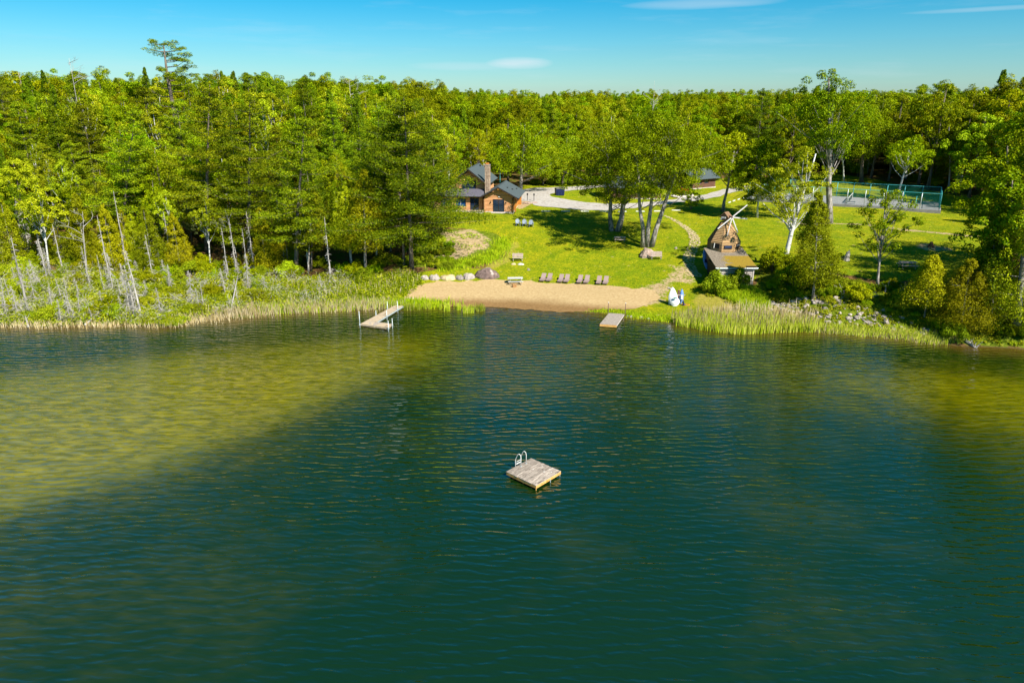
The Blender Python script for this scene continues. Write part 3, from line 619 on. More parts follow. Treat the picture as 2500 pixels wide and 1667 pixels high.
nt_tree(pine, (722, 665), (745, 285), 'pine_tree', 'wide pine with pale dead lower limbs left of the cedars', seed=17, Rc=6.8, cb=.26, tr=.33)
nt_tree(pine, (610, 640), (610, 230), 'pine_tree', 'broad tiered pine with bright yellow-green tips in the middle of the left forest', seed=18, Rc=7.2, cb=.16, tr=.36)
nt_tree(pine, (505, 615), (512, 205), 'pine_tree', 'heavy pine of stacked flat tiers just right of the bare-trunked old pine', seed=19, Rc=6.8, cb=.2, tr=.36)
nt_tree(pine, (760, 662), (765, 470), 'cedar_tree', 'small drooping evergreen with thin pale trunk at the marsh edge', seed=20, Rc=2.8, cb=.3, tr=.14, up=-.05)
nt_tree(pine, (300, 600), (330, 270), 'pine_tree', 'pine with flat shelf-like branches and patches of orange needles, left forest', seed=21, Rc=5.8, cb=.25, tr=.28)
# lawn trees
S2 = [((-.35, 0), (-1.6, 1.0), .34), ((.7, -.1), (3.0, -.6), .44)]
b2 = pix(1498, 564); h2, _ = lean_for(b2, 300, 1500)
me = deciduous(seed=31, Ht=h2, Rc=8.2, cb=.24, nclump=150, per=90, mat='oak', bark='palebark', stems=S2, size=(.14, .30), crf=(.13, .22), crown_off=(-.6, .8), top=.62, limbs=26)
treething(me, 'oak_tree', 'two-trunked lawn tree with mottled grey bark, its trunks parting from the ground, nearer the drive', 'tree', (b2[0], b2[1], b2[2] - .1))
S3 = [((-.55, .2), (-2.3, .8), .30), ((.15, .1), (.6, .6), .33), ((.75, -.1), (4.6, 0.2), .36)]
b3 = pix(1578, 604); h3, _ = lean_for(b3, 272, 1590)
me = deciduous(seed=32, Ht=h3, Rc=9.6, cb=.36, nclump=190, per=90, mat='oak', bark='palebark', stems=S3, size=(.14, .30), crf=(.11, .19), crown_off=(1.2, 0), top=.6, limbs=30)
treething(me, 'oak_tree', 'three-trunked lawn tree with pale trunks fanning out above a boulder and a bench', 'tree', (b3[0], b3[1], b3[2] - .1))
nt_tree(deciduous, (1270, 470), (1282, 290), 'maple_tree', 'round green maple with thick grey trunk beside the gravel drive behind the cabin', seed=33, Rc=8.2, cb=.20, nclump=120, per=85, mat='maple', bark='palebark', tr=.42, crf=(.14, .23))
nt_tree(deciduous, (1372, 455), (1385, 325), 'willow_tree', 'bright yellow-green bushy tree by the pond behind the drive', seed=34, Rc=5.2, cb=.05, nclump=70, per=80, mat='lime', tr=.2)
nt_tree(deciduous, (1325, 452), (1345, 345), 'willow_tree', 'lime green drooping tree at the roadside between the maple and the pond', seed=46, Rc=4.4, cb=.04, nclump=60, per=80, mat='lime', tr=.2)
nt_tree(deciduous, (1765, 517), (1800, 322), 'old_tree', 'tree with dark leaning trunk and dead bare top behind the windmill', seed=35, Rc=4.6, cb=.42, nclump=60, per=70, mat='oak', bark='palebark', tr=.30, top=.4, holes=.3)
nt_tree(deciduous, (1848, 532), (1868, 330), 'maple_tree', 'full green maple between the windmill and the tennis court', seed=36, Rc=4.9, cb=.16, nclump=105, per=85, mat='maple', bark='birchbark', tr=.17, crf=(.16, .25))
nt_tree(deciduous, (2022, 545), (2028, 158), 'oak_tree', 'tallest old tree on the right with thick pale trunk beside the tennis court', seed=37, Rc=7.0, cb=.40, nclump=95, per=85, mat='maple', bark='palebark', tr=.56, crf=(.14, .22), top=.25, limbs=28)
nt_tree(deciduous, (1912, 642), (1995, 352), 'birch_tree', 'white birch leaning strongly to the right out of the bushes by the shed', seed=38, Rc=4.4, cb=.36, nclump=60, per=75, mat='birchl', bark='birchbark', tr=.36, crf=(.13, .23), limbs=26, size=(.11, .25), crown_off=(-1.6, 0))
nt_tree(cedar, (1985, 731), (1998, 470), 'cedar_tree', 'tall olive cedar on the rocky bank with thin pale trunk', seed=39, Rc=2.7, cb=.20, tr=.15, n=260, per=34)
nt_tree(deciduous, (2141, 706), (2168, 448), 'maple_tree', 'young airy maple with slim straight grey trunk on the right bank', seed=40, Rc=3.4, cb=.36, nclump=38, per=70, mat='maple', bark='palebark', tr=.17, crf=(.14, .26), size=(.11, .24), limbs=22)
nt_tree(cedar, (2257, 775), (2283, 622), 'cedar_tree', 'small yellow-olive cedar right of the young maple on the bank', seed=41, Rc=2.5, cb=.26, tr=.10, n=180, per=38, size=(.08, .2))
nt_tree(cedar, (2345, 800), (2372, 630), 'cedar_tree', 'wide olive cedar hanging over the right shore', seed=42, Rc=3.2, cb=.06, tr=.12, n=240, per=38, size=(.08, .2))
nt_tree(deciduous, (2440, 642), (2465, 330), 'oak_tree', 'broad layered tree at the right edge above the cedars', seed=43, crown_off=(2.6, 0), Rc=6.8, cb=.14, nclump=140, per=85, mat='maple', tr=.38, crf=(.13, .22), limbs=24, flatten=1.0)
nt_tree(cedar, (2480, 800), (2510, 470), 'cedar_tree', 'big shaggy evergreen with wide grey base cut by the right edge of the photo', seed=44, Rc=4.4, cb=.10, tr=.42, n=330, per=40, mat='cedar')
nt_tree(deciduous, (1687, 511), (1688, 462), 'young_tree', 'small bushy tree on the lawn between the parking curbs and the lone leaning trunk', seed=45, Rc=2.0, cb=.12, nclump=26, per=55, mat='oak', tr=.12, size=(.1, .2))
nt_tree(deciduous, (2190, 488), (2235, 330), 'birch_tree', 'white birch with broken bare top behind the tennis court fence', seed=47, Rc=4.6, cb=.42, nclump=50, per=60, mat='maple', bark='birchbark', tr=.25)
nt_tree(deciduous, (2103, 446), (2110, 250), 'maple_tree', 'large maple with dark trunk on the orange leaf litter behind the court', seed=48, Rc=7.4, cb=.30, nclump=110, per=75, mat='maple', tr=.45)
nt_tree(deciduous, (2060, 446), (2052, 300), 'birch_tree', 'slim white-trunked birch left of the large maple behind the court', seed=49, Rc=4.0, cb=.42, nclump=45, per=60, mat='maple', bark='birchbark', tr=.2)
nt_tree(deciduous, (2316, 462), (2320, 290), 'birch_tree', 'tall white birch against dark woods beyond the right fence corner', seed=50, Rc=3.8, cb=.46, nclump=42, per=60, mat='birchl', bark='birchbark', tr=.2)
nt_tree(deciduous, (2620, 700), (2600, 250), 'maple_tree', 'dark green maple standing just at the right edge behind the shaggy evergreen', seed=51, Rc=7.5, cb=.08, nclump=140, per=80, mat='maple', tr=.4)
nt_tree(deciduous, (2462, 748), (2478, 410), 'maple_tree', 'dense green tree low at the right edge between the shaggy evergreen and the wide cedar', seed=52, Rc=4.6, cb=.08, nclump=95, per=80, mat='maple', tr=.25)
nt_tree(cedar, (2418, 792), (2428, 575), 'cedar_tree', 'dark cedar squeezed between the wide olive cedar and the right edge trees', seed=53, Rc=3.0, cb=.05, tr=.14, n=240, per=38, mat='pine2', size=(.08, .2))
# dead trees standing in the left marsh
DP = [deadtree(60 + i, 6.5 + i * .7, 'spruce', ((-.5, .3, .6, -.3, .1)[i], 0), .13, droop=(.2, .5, .3, .7, .4)[i], nb=(46, 80, 60, 90, 34)[i], Lb=(1.0, 1.5, 1.2, 1.7, .8)[i], fine=(500, 900, 700, 1300, 240)[i]) for i in range(5)]
BR = [deadtree(80 + i, 8.0, 'bare', ((-1.0, .8)[i], 0), .09, nb=7, Lb=1.5) for i in range(2)]
DEADS = [(65, 745, 0, 170, 'thin grey snag'), (88, 742, 3, 90, 'shaggy pale dead spruce'), (130, 768, 2, 80, ''), (62, 720, 1, 72, ''), (12, 770, 1, 60, ''), (45, 768, 3, 74, ''), (175, 775, 0, 95, ''), (172, 780, 3, 70, ''), (150, 790, 1, 62, ''),
         (220, 700, 2, 100, ''), (310, 655, 4, 190, ''), (322, 755, 0, 115, ''), (328, 775, 3, 70, ''), (318, 770, 1, 88, ''), (345, 770, 0, 160, ''), (375, 690, 2, 118, ''), (393, 765, 3, 66, ''), (415, 715, 2, 72, ''), (420, 712, 1, 66, ''),
         (470, 748, 1, 90, ''), (487, 757, 3, 56, ''), (497, 750, 0, 66, ''), (543, 722, 1, 60, ''), (552, 725, 0, 72, ''), (580, 735, 2, 56, ''), (607, 705, 1, 88, ''), (648, 715, 3, 44, ''), (787, 714, 2, 46, ''), (118, 685, 0, 100, ''), (60, 635, 2, 150, ''),
         (250, 690, 4, 70, ''), (280, 640, 4, 110, ''), (160, 640, 0, 120, ''), (78, 635, 1, 130, ''), (8, 620, 4, 160, ''), (215, 650, 4, 80, ''), (390, 655, 0, 100, ''), (455, 628, 4, 50, ''), (300, 770, 3, 50, ''), (255, 765, 1, 58, ''), (195, 770, 2, 64, '')]
for i in range(36):
    u = random.uniform(-15, 680) if i % 4 else random.uniform(-15, 420); v = random.uniform(668, 788 if u < 500 else 752); DEADS.append((u, v, random.choice((0, 1, 2, 3, 1, 3)), random.uniform(24, 62) if i % 6 else random.uniform(80, 125), ''))
for i, (u, v, k, hp, lb) in enumerate(DEADS):
    b = pix(u, v); h = vpx(b, v - hp); me = DP[k]; base_h = 6.5 + k * .7; s = h / base_h
    r = treething(me, 'dead_tree', 'grey leafless spruce snag standing among the brush of the left marsh', 'dead tree', (b[0], b[1], b[2] - .1), random.uniform(-.5, .5) + (0 if i % 3 else 2.6), (max(.55, s * .9), max(.55, s * .9), s), 'dead trees in the left marsh', ('trunk', 'branches'))
for i, (u, v, hp) in enumerate([(168, 190, 46), (1448, 232, 22), (1588, 236, 30), (848, 212, 20)]):
    pass
def bare_at(x, y, u, vtop, lab):
    b = (x, y, H(x, y)); h, lx = lean_for(b, vtop, u); b = (x + lx, y, H(x + lx, y)); h, _ = lean_for(b, vtop, u)
    treething(deadtree(90 + int(u) % 9, h, 'bare', (0, 0), .13, nb=16, Lb=2.2), 'dead_tree', lab, 'dead tree', b, parts=('trunk', 'branches'))
for i in range(15):
    u = random.uniform(0, 640) if i < 11 else random.uniform(640, 860); b = pix(u, random.uniform(628, 690)); s = random.uniform(.8, 1.35)
    treething(DP[4] if i % 7 else BR[i % 2], 'bare_trunk', 'thin pale bare trunk leaning in front of the left forest', 'dead tree', (b[0], b[1], b[2] - .1), random.uniform(2.4, 3.9), (s, s, s * random.uniform(.8, 1.05)), 'thin pale trunks in front of the left forest', ('trunk', 'branches'))
bare_at(-90, 150, 168, 142, 'bare grey treetop forking against the sky at the far left')
bare_at(55, 215, 1598, 198, 'thin bare treetop on the skyline above the lawn trees')
bare_at(-50, 150, 852, 190, 'dark broken snag tip on the skyline left of centre')
bd = pix(545, 775)
def fallen(u0, v0, u1, v1, lab, r=.13, zup=.3, cat='driftwood', name='fallen_log', mat='dead', stubs=3):
    a = pix(u0, v0); b = pix(u1, v1); mid = ((a[0] + b[0]) / 2, (a[1] + b[1]) / 2, (a[2] + b[2]) / 2 + .08); o = thing(name, lab, cat, a)
    q = Vector(b) - Vector(a) + Vector((0, 0, zup)); mb = MB(); mb.tube([(0, 0, .1), q * .5 + Vector((0, .1, .12)), q], [r, r * .8, r * .4], 7); mb.build('log', M[mat], o, True)
    br_ = MB(); rr = random.Random(int(u0))
    for k in range(stubs + 4): p = q * rr.uniform(.3, .98); br_.tube([p, p + Vector((rr.uniform(-.6, .6), rr.uniform(-.4, .4), rr.uniform(.2, .9)))], [r * .3, .012], 4, False)
    br_.build('branch_stubs', M[mat], o)
fallen(208, 796, 262, 760, 'pale fallen trunk lying at the left marsh waterline', .14, .4)
fallen(70, 800, 58, 768, 'forked bleached driftwood leaning into the water at far left', .12, .7)
fallen(560, 778, 588, 725, 'thin dead trunk leaning up to the right at the marsh shore', .09, 3.0)
fallen(240, 650, 150, 575, 'long pale fallen trunk slanting across the left forest edge', .13, 3.5)
fallen(720, 762, 745, 742, 'tangle of driftwood on the reed shore left of the dock', .12, .5, stubs=7)
fallen(2352, 832, 2385, 850, 'grey fallen trunk with bare twigs reaching into the water at the right shore', .20, -.1, stubs=9)
fallen(2040, 716, 2058, 712, 'short white driftwood piece lying on the rocky bank', .10, .2)
fallen(2115, 735, 2145, 728, 'curved pale branch lying near the young maple', .06, .3)
fallen(2160, 716, 2166, 708, 'broken white stake sticking out near the young maple', .10, 1.0)
fallen(2195, 714, 2214, 708, 'pile of bleached sticks at the lawn edge on the right bank', .07, .2, stubs=8)
fallen(2052, 735, 2062, 726, 'forked twig debris among rocks below the cedar', .05, .2, stubs=6)
st = MB(); st.tube([(0, 0, 0), (0, 0, .6)], [.16, .14], 7)
o = thing('tree_stump', 'short cut pale post standing on the rocky bank by the cedar', 'stump', pix(2028, 725)); st.build('trunk', M['palebark'], o)

# ------------------------------------------------------------------ forest of individual trees
NOFOREST = [LAWN, Z_MARSH, Z_BANK, Z_MOUND]
F_LEFT = pxpoly([(-420, 640), (-100, 655), (0, 655), (150, 660), (300, 662), (600, 668), (760, 655), (830, 650), (935, 640), (980, 600), (1050, 545)]) + [(-16, 127), (-16.5, 140), (-14, 152), (-14, 171), (-10, 214), (-150, 214), (-130, 120)]
F_BACK = [(-14, 171), (-1, 171), (8, 169), (14, 171), (24, 176), (34, 178), (48, 178), (56, 196), (66, 196), (74, 182), (84, 168), (93, 156), (97, 140), (92, 120), (84, 104), (80, 92), (78, 78), (120, 70), (170, 130), (190, 214), (-10, 214)]
CLEAR = [(-18, 122, 3, 160), (12, 150, 60, 172)]
def protoset(fn, seeds, **kw): return [fn(seed=s, **kw) for s in seeds]
PT = {
 'maple': [deciduous(seed=100 + i, Ht=18, Rc=4.6, cb=(.14, .2, .26, .1)[i], nclump=66, per=72, mat='maple', tr=.24, limbs=10, crf=(.17, .28)) for i in range(4)],
 'oak': [deciduous(seed=110 + i, Ht=18, Rc=4.9, cb=(.15, .25, .2)[i], nclump=64, per=72, mat='oak', tr=.26, limbs=12, crf=(.15, .26)) for i in range(3)],
 'birch': [deciduous(seed=120 + i, Ht=17, Rc=3.2, cb=.34, nclump=42, per=62, mat='birchl', bark='birchbark', tr=.16, limbs=16, crf=(.18, .3), lean=((-.8, .9)[i], 0)) for i in range(2)],
 'lime': [deciduous(seed=130 + i, Ht=15, Rc=4.0, cb=.15, nclump=52, per=66, mat='lime', tr=.2, limbs=10) for i in range(2)],
 'pine': [pine(seed=140 + i, Ht=20, Rc=(5.4, 4.6, 6.0)[i], cb=.22, tr=.28, lsize=(.15, .32)) for i in range(3)],
 'cedar': [cedar(seed=150 + i, Ht=11, Rc=(2.3, 2.8)[i], cb=.08, tr=.14, n=190, per=34) for i in range(2)],
}
PT['spruce'] = [cedar(seed=160 + i, Ht=17, Rc=(2.2, 2.7)[i], cb=.08, tr=.18, n=260, per=32, mat='pine2', bark='bark', pw=.95, size=(.12, .26)) for i in range(2)]
PT['pale'] = [deciduous(seed=135, Ht=11, Rc=3.0, cb=.12, nclump=40, per=60, mat='pale', tr=.14)]
LAB = {'maple': ('maple_tree', 'green broadleaf tree'), 'oak': ('oak_tree', 'olive green broadleaf tree'), 'birch': ('birch_tree', 'slender white-stemmed birch'), 'lime': ('leafy_tree', 'bright lime green leafy tree'),
       'pine': ('pine_tree', 'dark layered pine'), 'cedar': ('cedar_tree', 'pointed olive cedar'), 'pale': ('blossoming_tree', 'pale blossoming small tree'), 'spruce': ('spruce_tree', 'dark pointed spruce')}
BH = {'maple': 18, 'oak': 18, 'birch': 17, 'lime': 15, 'pine': 20, 'cedar': 11, 'pale': 11, 'spruce': 17}
used = [(o.location.x, o.location.y, 3.2) for o in COL.objects if o.parent is None and o.get('category') == 'tree']
def front_dist(x, y, poly):
    P = np.array(poly); Q = np.roll(P, -1, 0); d = Q - P; w = np.array([x, y]) - P; t_ = np.clip((w * d).sum(1) / ((d * d).sum(1) + 1e-9), 0, 1); return float(np.min(np.hypot(*(w - d * t_[:, None]).T)))
FR_L = F_LEFT[:11]; n_tr = 0
KE = {k: 0 for k in PT}
SKYL = [(-300, 158), (0, 160), (300, 168), (560, 163), (700, 182), (850, 205), (950, 218), (1250, 222), (1500, 208), (1700, 202), (1900, 207), (2150, 212), (2300, 196), (2400, 178), (2500, 168), (2800, 160)]
def place_tree(k, x, y, h, zone):
    global n_tr
    z_ = H(x, y); u_ = 1250 + FPX * x / (y * math.cos(R(PITCH)) + (CAMZ - z_ - 12) * math.sin(R(PITCH))); lim = np.interp(u_, [a for a, b in SKYL], [b for a, b in SKYL]); h = min(h, vpx((x, y, z_), lim + random.uniform(-6, 26)))
    if h < 4: return
    me = PT[k][random.randrange(len(PT[k]))]; s = h / BH[k]; w = s * random.uniform(.9, 1.15)
    nm, lb = LAB[k]
    treething(me, nm, lb + ' ' + zone, 'tree', (x, y, H(x, y) - .15), random.uniform(0, 6.28), (w, w, s), (lb + 's ').replace('birchs', 'birches') + zone); n_tr += 1
def region(poly, spacing, zonefn, mixfn, ymax=214):
    xs = [p[0] for p in poly]; ys = [p[1] for p in poly]; tries = 0
    for _ in range(9000):
        x = random.uniform(min(xs), max(xs)); y = random.uniform(min(ys), min(ymax, max(ys)))
        if abs(x) > y * .80 + 14: continue
        if not bool(inpoly(x, y, poly)): continue
        if any(bool(inpoly(x, y, q)) for q in NOFOREST): continue
        if any(a < x < c and b_ < y < d for a, b_, c, d in CLEAR): continue
        k, h, sp_ = mixfn(x, y); sp_ = sp_ * spacing
        if any((x - a) ** 2 + (y - b_) ** 2 < ((sp_ + c) / 2) ** 2 for a, b_, c in used): continue
        used.append((x, y, sp_)); place_tree(k, x, y, h, zonefn(x, y))
def frontd(x, y):
    P = np.array(FR_L); return float(np.min(np.hypot(P[:, 0] - x, P[:, 1] - y)))
def mix_left(x, y):
    d = y - (shore(x) + 27); r = random.random()
    if d < 9:
        if r < .40: return 'cedar', random.uniform(6, 11), 3.3
        if r < .55: return 'lime', random.uniform(7, 11), 4.2
        if r < .66: return 'pale', random.uniform(6, 9), 4.0
        if r < .82: return 'birch', random.uniform(10, 14), 3.8
        return 'maple', random.uniform(9, 13), 4.6
    hh = random.uniform(15.5, 21.5) if d > 22 else random.uniform(11.5, 17)
    if x > -22: hh *= .82
    elif x > -34: hh *= .93
    if r < .10: return 'spruce', hh * 1.02, 4.2
    if r < .30: return 'pine', hh * 1.05, 5.6
    if r < .50: return 'maple', hh, 5.4
    if r < .68: return 'oak', hh, 5.6
    if r < .80: return 'birch', hh * .95, 4.4
    if r < .93: return 'lime', hh * .9, 5.0
    return 'cedar', hh * .7, 3.6
def mix_back(x, y):
    r = random.random(); hh = random.uniform(13, 18.0)
    if x > 60: hh = random.uniform(17, 23)
    if x > 76: hh = random.uniform(20, 26) if y > 125 else random.uniform(14, 19)
    if x < 5: hh *= .93
    if r < .08: return 'spruce', hh * 1.05, 4.4
    if r < .46: return 'maple', hh, 6.0
    if r < .78: return 'oak', hh, 6.2
    if r < .88: return 'birch', hh * .95, 4.6
    if r < .94: return 'pine', hh, 5.6
    return 'lime', hh * .8, 5.4
region(F_LEFT, .94, lambda x, y: 'at the forest edge behind the left marsh' if y < shore(x) + 36 else 'packed in the forest left of the cabin', mix_left, 196)
region(F_BACK, 1.02, lambda x, y: 'in the woods behind the cabin and the drive' if x < 45 else ('in the woods behind the tennis court' if y > 150 else 'in the woods at the right edge'), mix_back, 206)
print('individual forest trees', n_tr)
# far wood: one mass of treetops
def gn_scatter(name, pts, meshes, lab, smin, smax, seedv=1, kind='stuff'):
    me = bpy.data.meshes.new(name); me.from_pydata(pts, [], []); me.update(); ob = link(me, name); tag(ob, lab, kind=kind)
    ng = bpy.data.node_groups.new(name + '_scatter', 'GeometryNodeTree'); ng.interface.new_socket('Geometry', in_out='INPUT', socket_type='NodeSocketGeometry'); ng.interface.new_socket('Geometry', in_out='OUTPUT', socket_type='NodeSocketGeometry')
    gi = ng.nodes.new('NodeGroupInput'); go = ng.nodes.new('NodeGroupOutput'); jn = ng.nodes.new('GeometryNodeJoinGeometry'); L = ng.links.new
    for src in meshes:
        oi = ng.nodes.new('GeometryNodeObjectInfo'); oi.inputs['Object'].default_value = src; oi.inputs['As Instance'].default_value = True; L(oi.outputs['Geometry'], jn.inputs[0])
    iop = ng.nodes.new('GeometryNodeInstanceOnPoints'); L(gi.outputs[0], iop.inputs['Points']); L(jn.outputs[0], iop.inputs['Instance']); iop.inputs['Pick Instance'].default_value = True
    ri = ng.nodes.new('FunctionNodeRandomValue'); ri.data_type = 'INT'; ri.inputs[4].default_value = 0; ri.inputs[5].default_value = len(meshes) - 1; L(ri.outputs[2], iop.inputs['Instance Index'])
    rr_ = ng.nodes.new('FunctionNodeRandomValue'); rr_.data_type = 'FLOAT_VECTOR'; rr_.inputs[0].default_value = (0, 0, 0); rr_.inputs[1].default_value = (0, 0, 6.28); L(rr_.outputs[0], iop.inputs['Rotation'])
    rs = ng.nodes.new('FunctionNodeRandomValue'); rs.data_type = 'FLOAT'; rs.inputs[2].default_value = smin; rs.inputs[3].default_value = smax; L(rs.outputs[1], iop.inputs['Scale'])
    for q, nn in enumerate((ri, rr_, rs)): nn.inputs['Seed'].default_value = seedv * 10 + q
    L(iop.outputs[0], go.inputs[0]); md = ob.modifiers.new('scatter', 'NODES'); md.node_group = ng; return ob
crowns = []
for k in ('maple', 'oak', 'maple', 'birch', 'maple', 'lime', 'oak', 'spruce'):
    want = PT[k][len([c for c in crowns if c[0] == k]) % len(PT[k])][1]
    for ob in COL.objects:
        if ob.type == 'MESH' and ob.data == want: crowns.append((k, ob)); break
pts = []; g = np.random.default_rng(5)
yy = 204.0
while yy < 760:
    st_ = 5.2 + (yy - 204) * .016; xx = -yy * .86 - 20
    while xx < yy * .86 + 20:
        x = xx + g.normal(0, st_ * .3); y = yy + g.normal(0, st_ * .3); xx += st_
        if yy < 216 and (x < -8): pass
        pts.append((x, y, H(x, y) - .5))
    yy += st_
gn_scatter('far_woods', pts, [c[1] for c in crowns], 'distant mixed woods running back to the skyline', .66, 1.24, 3)
print('far tree points', len(pts))
# ------------------------------------------------------------------ object materials
M['oldwood'] = stdmat('weathered_grey_board', (.28, .23, .20), (.54, .47, .41), rough=.85, scale=3.0, stretch=(1.2, 6, 1), objvar=.18, bump=.3, speck=((.20, .16, .13), 2.2, .63))
M['oldwoody'] = stdmat('weathered_grey_plank', (.26, .21, .18), (.54, .46, .39), rough=.85, scale=1.6, stretch=(1.2, 5, 1), objvar=.24, speck=((.15, .12, .10), 1.4, .58))
M['tanwood'] = stdmat('tan_board', (.44, .33, .22), (.62, .50, .36), rough=.8, scale=3.0, stretch=(1, 5, 1), objvar=.1)
M['orangewood'] = stdmat('orange_stained_board', (.62, .30, .06), (.78, .46, .16), rough=.7, scale=3.0, stretch=(2, 2, 1), objvar=.1)
M['log'] = stdmat('honey_log', (.66, .28, .10), (.95, .56, .30), rough=.6, scale=1.6, stretch=(.6, .6, 7), mid=(.3, .7), bump=.2)
M['logdeep'] = stdmat('deep_orange_log', (.50, .17, .025), (.68, .30, .06), rough=.6, scale=2, stretch=(2, .5, 6))
M['brownlog'] = stdmat('red_brown_log', (.13, .055, .035), (.26, .13, .085), rough=.7, scale=2, stretch=(.6, .6, 6))
M['roof'] = stdmat('slate_green_shingle', (.055, .075, .085), (.10, .13, .14), rough=.85, scale=5, stretch=(1, 3, 1), detail=6)
M['roofpurple'] = stdmat('slate_grey_shingle', (.09, .085, .12), (.14, .135, .17), rough=.85, scale=5)
M['darktrim'] = stdmat('dark_trim', (.03, .02, .02), (.05, .035, .03), rough=.7)
M['glass'] = stdmat('dark_window_glass', (.01, .02, .05), (.012, .03, .08), rough=.05, spec=.9)
M['blueglass'] = stdmat('blue_reflecting_glass', (.01, .06, .20), (.02, .09, .26), rough=.08, spec=.9)
M['whitepaint'] = stdmat('white_paint', (.74, .74, .72), (.84, .84, .82), rough=.5, scale=6)
M['whitewash'] = stdmat('flaking_whitewash', (.50, .42, .38), (.80, .74, .70), rough=.8, scale=4, stretch=(1, 1, 5))
M['steel'] = stdmat('galvanised_steel', (.50, .58, .60), (.66, .72, .74), rough=.4, metal=.3)
M['rust'] = stdmat('rusty_pipe', (.10, .05, .04), (.20, .10, .08), rough=.7)
M['stone'] = stdmat('granite', (.24, .20, .18), (.50, .44, .40), rough=.9, scale=2.5, objvar=.22, bump=.5, speck=((.22, .18, .17), 2.5, .60))
M['bigrock'] = stdmat('purple_brown_boulder', (.12, .085, .08), (.26, .18, .16), rough=.9, scale=2.2, bump=.8, speck=((.50, .42, .38), .9, .60))
M['pinkrock'] = stdmat('pink_brown_rock', (.28, .19, .15), (.52, .40, .34), rough=.9, scale=2.2, bump=.8)
M['chimney'] = stdmat('fieldstone', (.34, .22, .16), (.66, .52, .40), rough=.9, scale=3, bump=.6, objvar=.15)
M['wicker'] = stdmat('taupe_wicker', (.28, .20, .19), (.40, .30, .28), rough=.85, scale=14, objvar=.04)
M['darkmetal'] = stdmat('black_metal', (.015, .015, .018), (.03, .03, .035), rough=.5)
M['chair'] = stdmat('blue_grey_painted_wood', (.17, .22, .34), (.28, .34, .46), rough=.45, scale=3)
M['hull'] = stdmat('white_hull', (.78, .80, .82), (.84, .86, .88), rough=.3)
M['green'] = stdmat('green_plastic', (.0, .20, .14), (.0, .26, .18), rough=.4)
M['blue'] = stdmat('blue_plastic', (.10, .24, .62), (.22, .36, .74), rough=.35)
M['navy'] = stdmat('dark_navy_metal', (.006, .012, .07), (.015, .03, .12), rough=.5)
M['orange'] = M['orange']; M['orangep'] = stdmat('orange_plastic', (.75, .30, .02), (.85, .40, .05), rough=.4)
M['shingle'] = stdmat('brown_shingle', (.15, .085, .045), (.36, .22, .13), rough=.85, scale=3, stretch=(2, 2, 5), mid=(.3, .7))
M['shingletan'] = stdmat('tan_shingle', (.34, .19, .075), (.62, .41, .20), rough=.85, scale=3, stretch=(1, 1, 5), mid=(.3, .7))
M['sail'] = stdmat('bleached_lath', (.56, .54, .56), (.74, .72, .72), rough=.7, scale=4)
M['teal'] = stdmat('teal_steel', (.05, .42, .44), (.10, .52, .54), rough=.45)
M['barrel'] = stdmat('black_float', (.006, .008, .012), (.012, .015, .02), rough=.4)
# chain link: a fine see-through weave
m, t, o = newmat('teal_chain_link'); tr = nd(t, 'ShaderNodeBsdfTransparent'); df = nd(t, 'ShaderNodeBsdfDiffuse', {'Color': (.015, .20, .17, 1)}); s = nd(t, 'ShaderNodeMixShader', {0: .17, 1: tr.outputs[0], 2: df.outputs[0]}); t.links.new(s.outputs[0], o.inputs[0]); M['chain'] = m
m, t, o = newmat('black_net_weave'); tr = nd(t, 'ShaderNodeBsdfTransparent'); df = nd(t, 'ShaderNodeBsdfDiffuse', {'Color': (.02, .03, .025, 1)}); s = nd(t, 'ShaderNodeMixShader', {0: .6, 1: tr.outputs[0], 2: df.outputs[0]}); t.links.new(s.outputs[0], o.inputs[0]); M['net'] = m
m, t, o = newmat('mossy_felt_roof'); tcn = nd(t, 'ShaderNodeTexCoord'); P = tcn.outputs['Object']; n = nd(t, 'ShaderNodeTexNoise', {'Vector': P, 'Scale': 1.8, 'Detail': 5.0, 'Roughness': .7}).outputs['Fac']; n2 = nd(t, 'ShaderNodeTexNoise', {'Vector': P, 'Scale': 7.0, 'Detail': 4.0, 'Roughness': .7}).outputs['Fac']
sx = nd(t, 'ShaderNodeSeparateXYZ', {0: P})
f = mth(t, 'ADD', sx.outputs[0], mth(t, 'MULTIPLY', mth(t, 'SUBTRACT', n, .5), 5.0)); mf = mth(t, 'MULTIPLY', nd(t, 'ShaderNodeMapRange', {0: f, 1: -1.3, 2: -.6}).outputs[0], nd(t, 'ShaderNodeMapRange', {0: mth(t, 'ADD', sx.outputs[1], mth(t, 'MULTIPLY', mth(t, 'SUBTRACT', n2, .5), .6)), 1: 4.2, 2: 3.9}).outputs[0])
mf = mth(t, 'MULTIPLY', mf, nd(t, 'ShaderNodeMapRange', {0: mth(t, 'ADD', mth(t, 'SUBTRACT', sx.outputs[0], mth(t, 'MULTIPLY', sx.outputs[1], 1.3)), mth(t, 'MULTIPLY', n, .8)), 1: 2.6, 2: 2.2}).outputs[0])
moss = ramp(t, n2, [(.3, (.16, .10, .004)), (.5, (.30, .19, .005)), (.7, (.27, .23, .010))]); felt = ramp(t, n2, [(.35, (.10, .075, .06)), (.6, (.30, .25, .19))])
p = nd(t, 'ShaderNodeBsdfPrincipled', {'Base Color': mixc(t, mf, felt, moss), 'Roughness': .95}); b = nd(t, 'ShaderNodeBump', {'Strength': .7, 'Distance': .06, 'Height': n2}); t.links.new(b.outputs[0], p.inputs['Normal']); t.links.new(p.outputs[0], o.inputs[0]); M['moss'] = m
def W2(u, v, z): q = px_plane(u, v, z); return Vector((q[0], q[1], z))
def arot(v): return math.atan2(v.y, v.x)

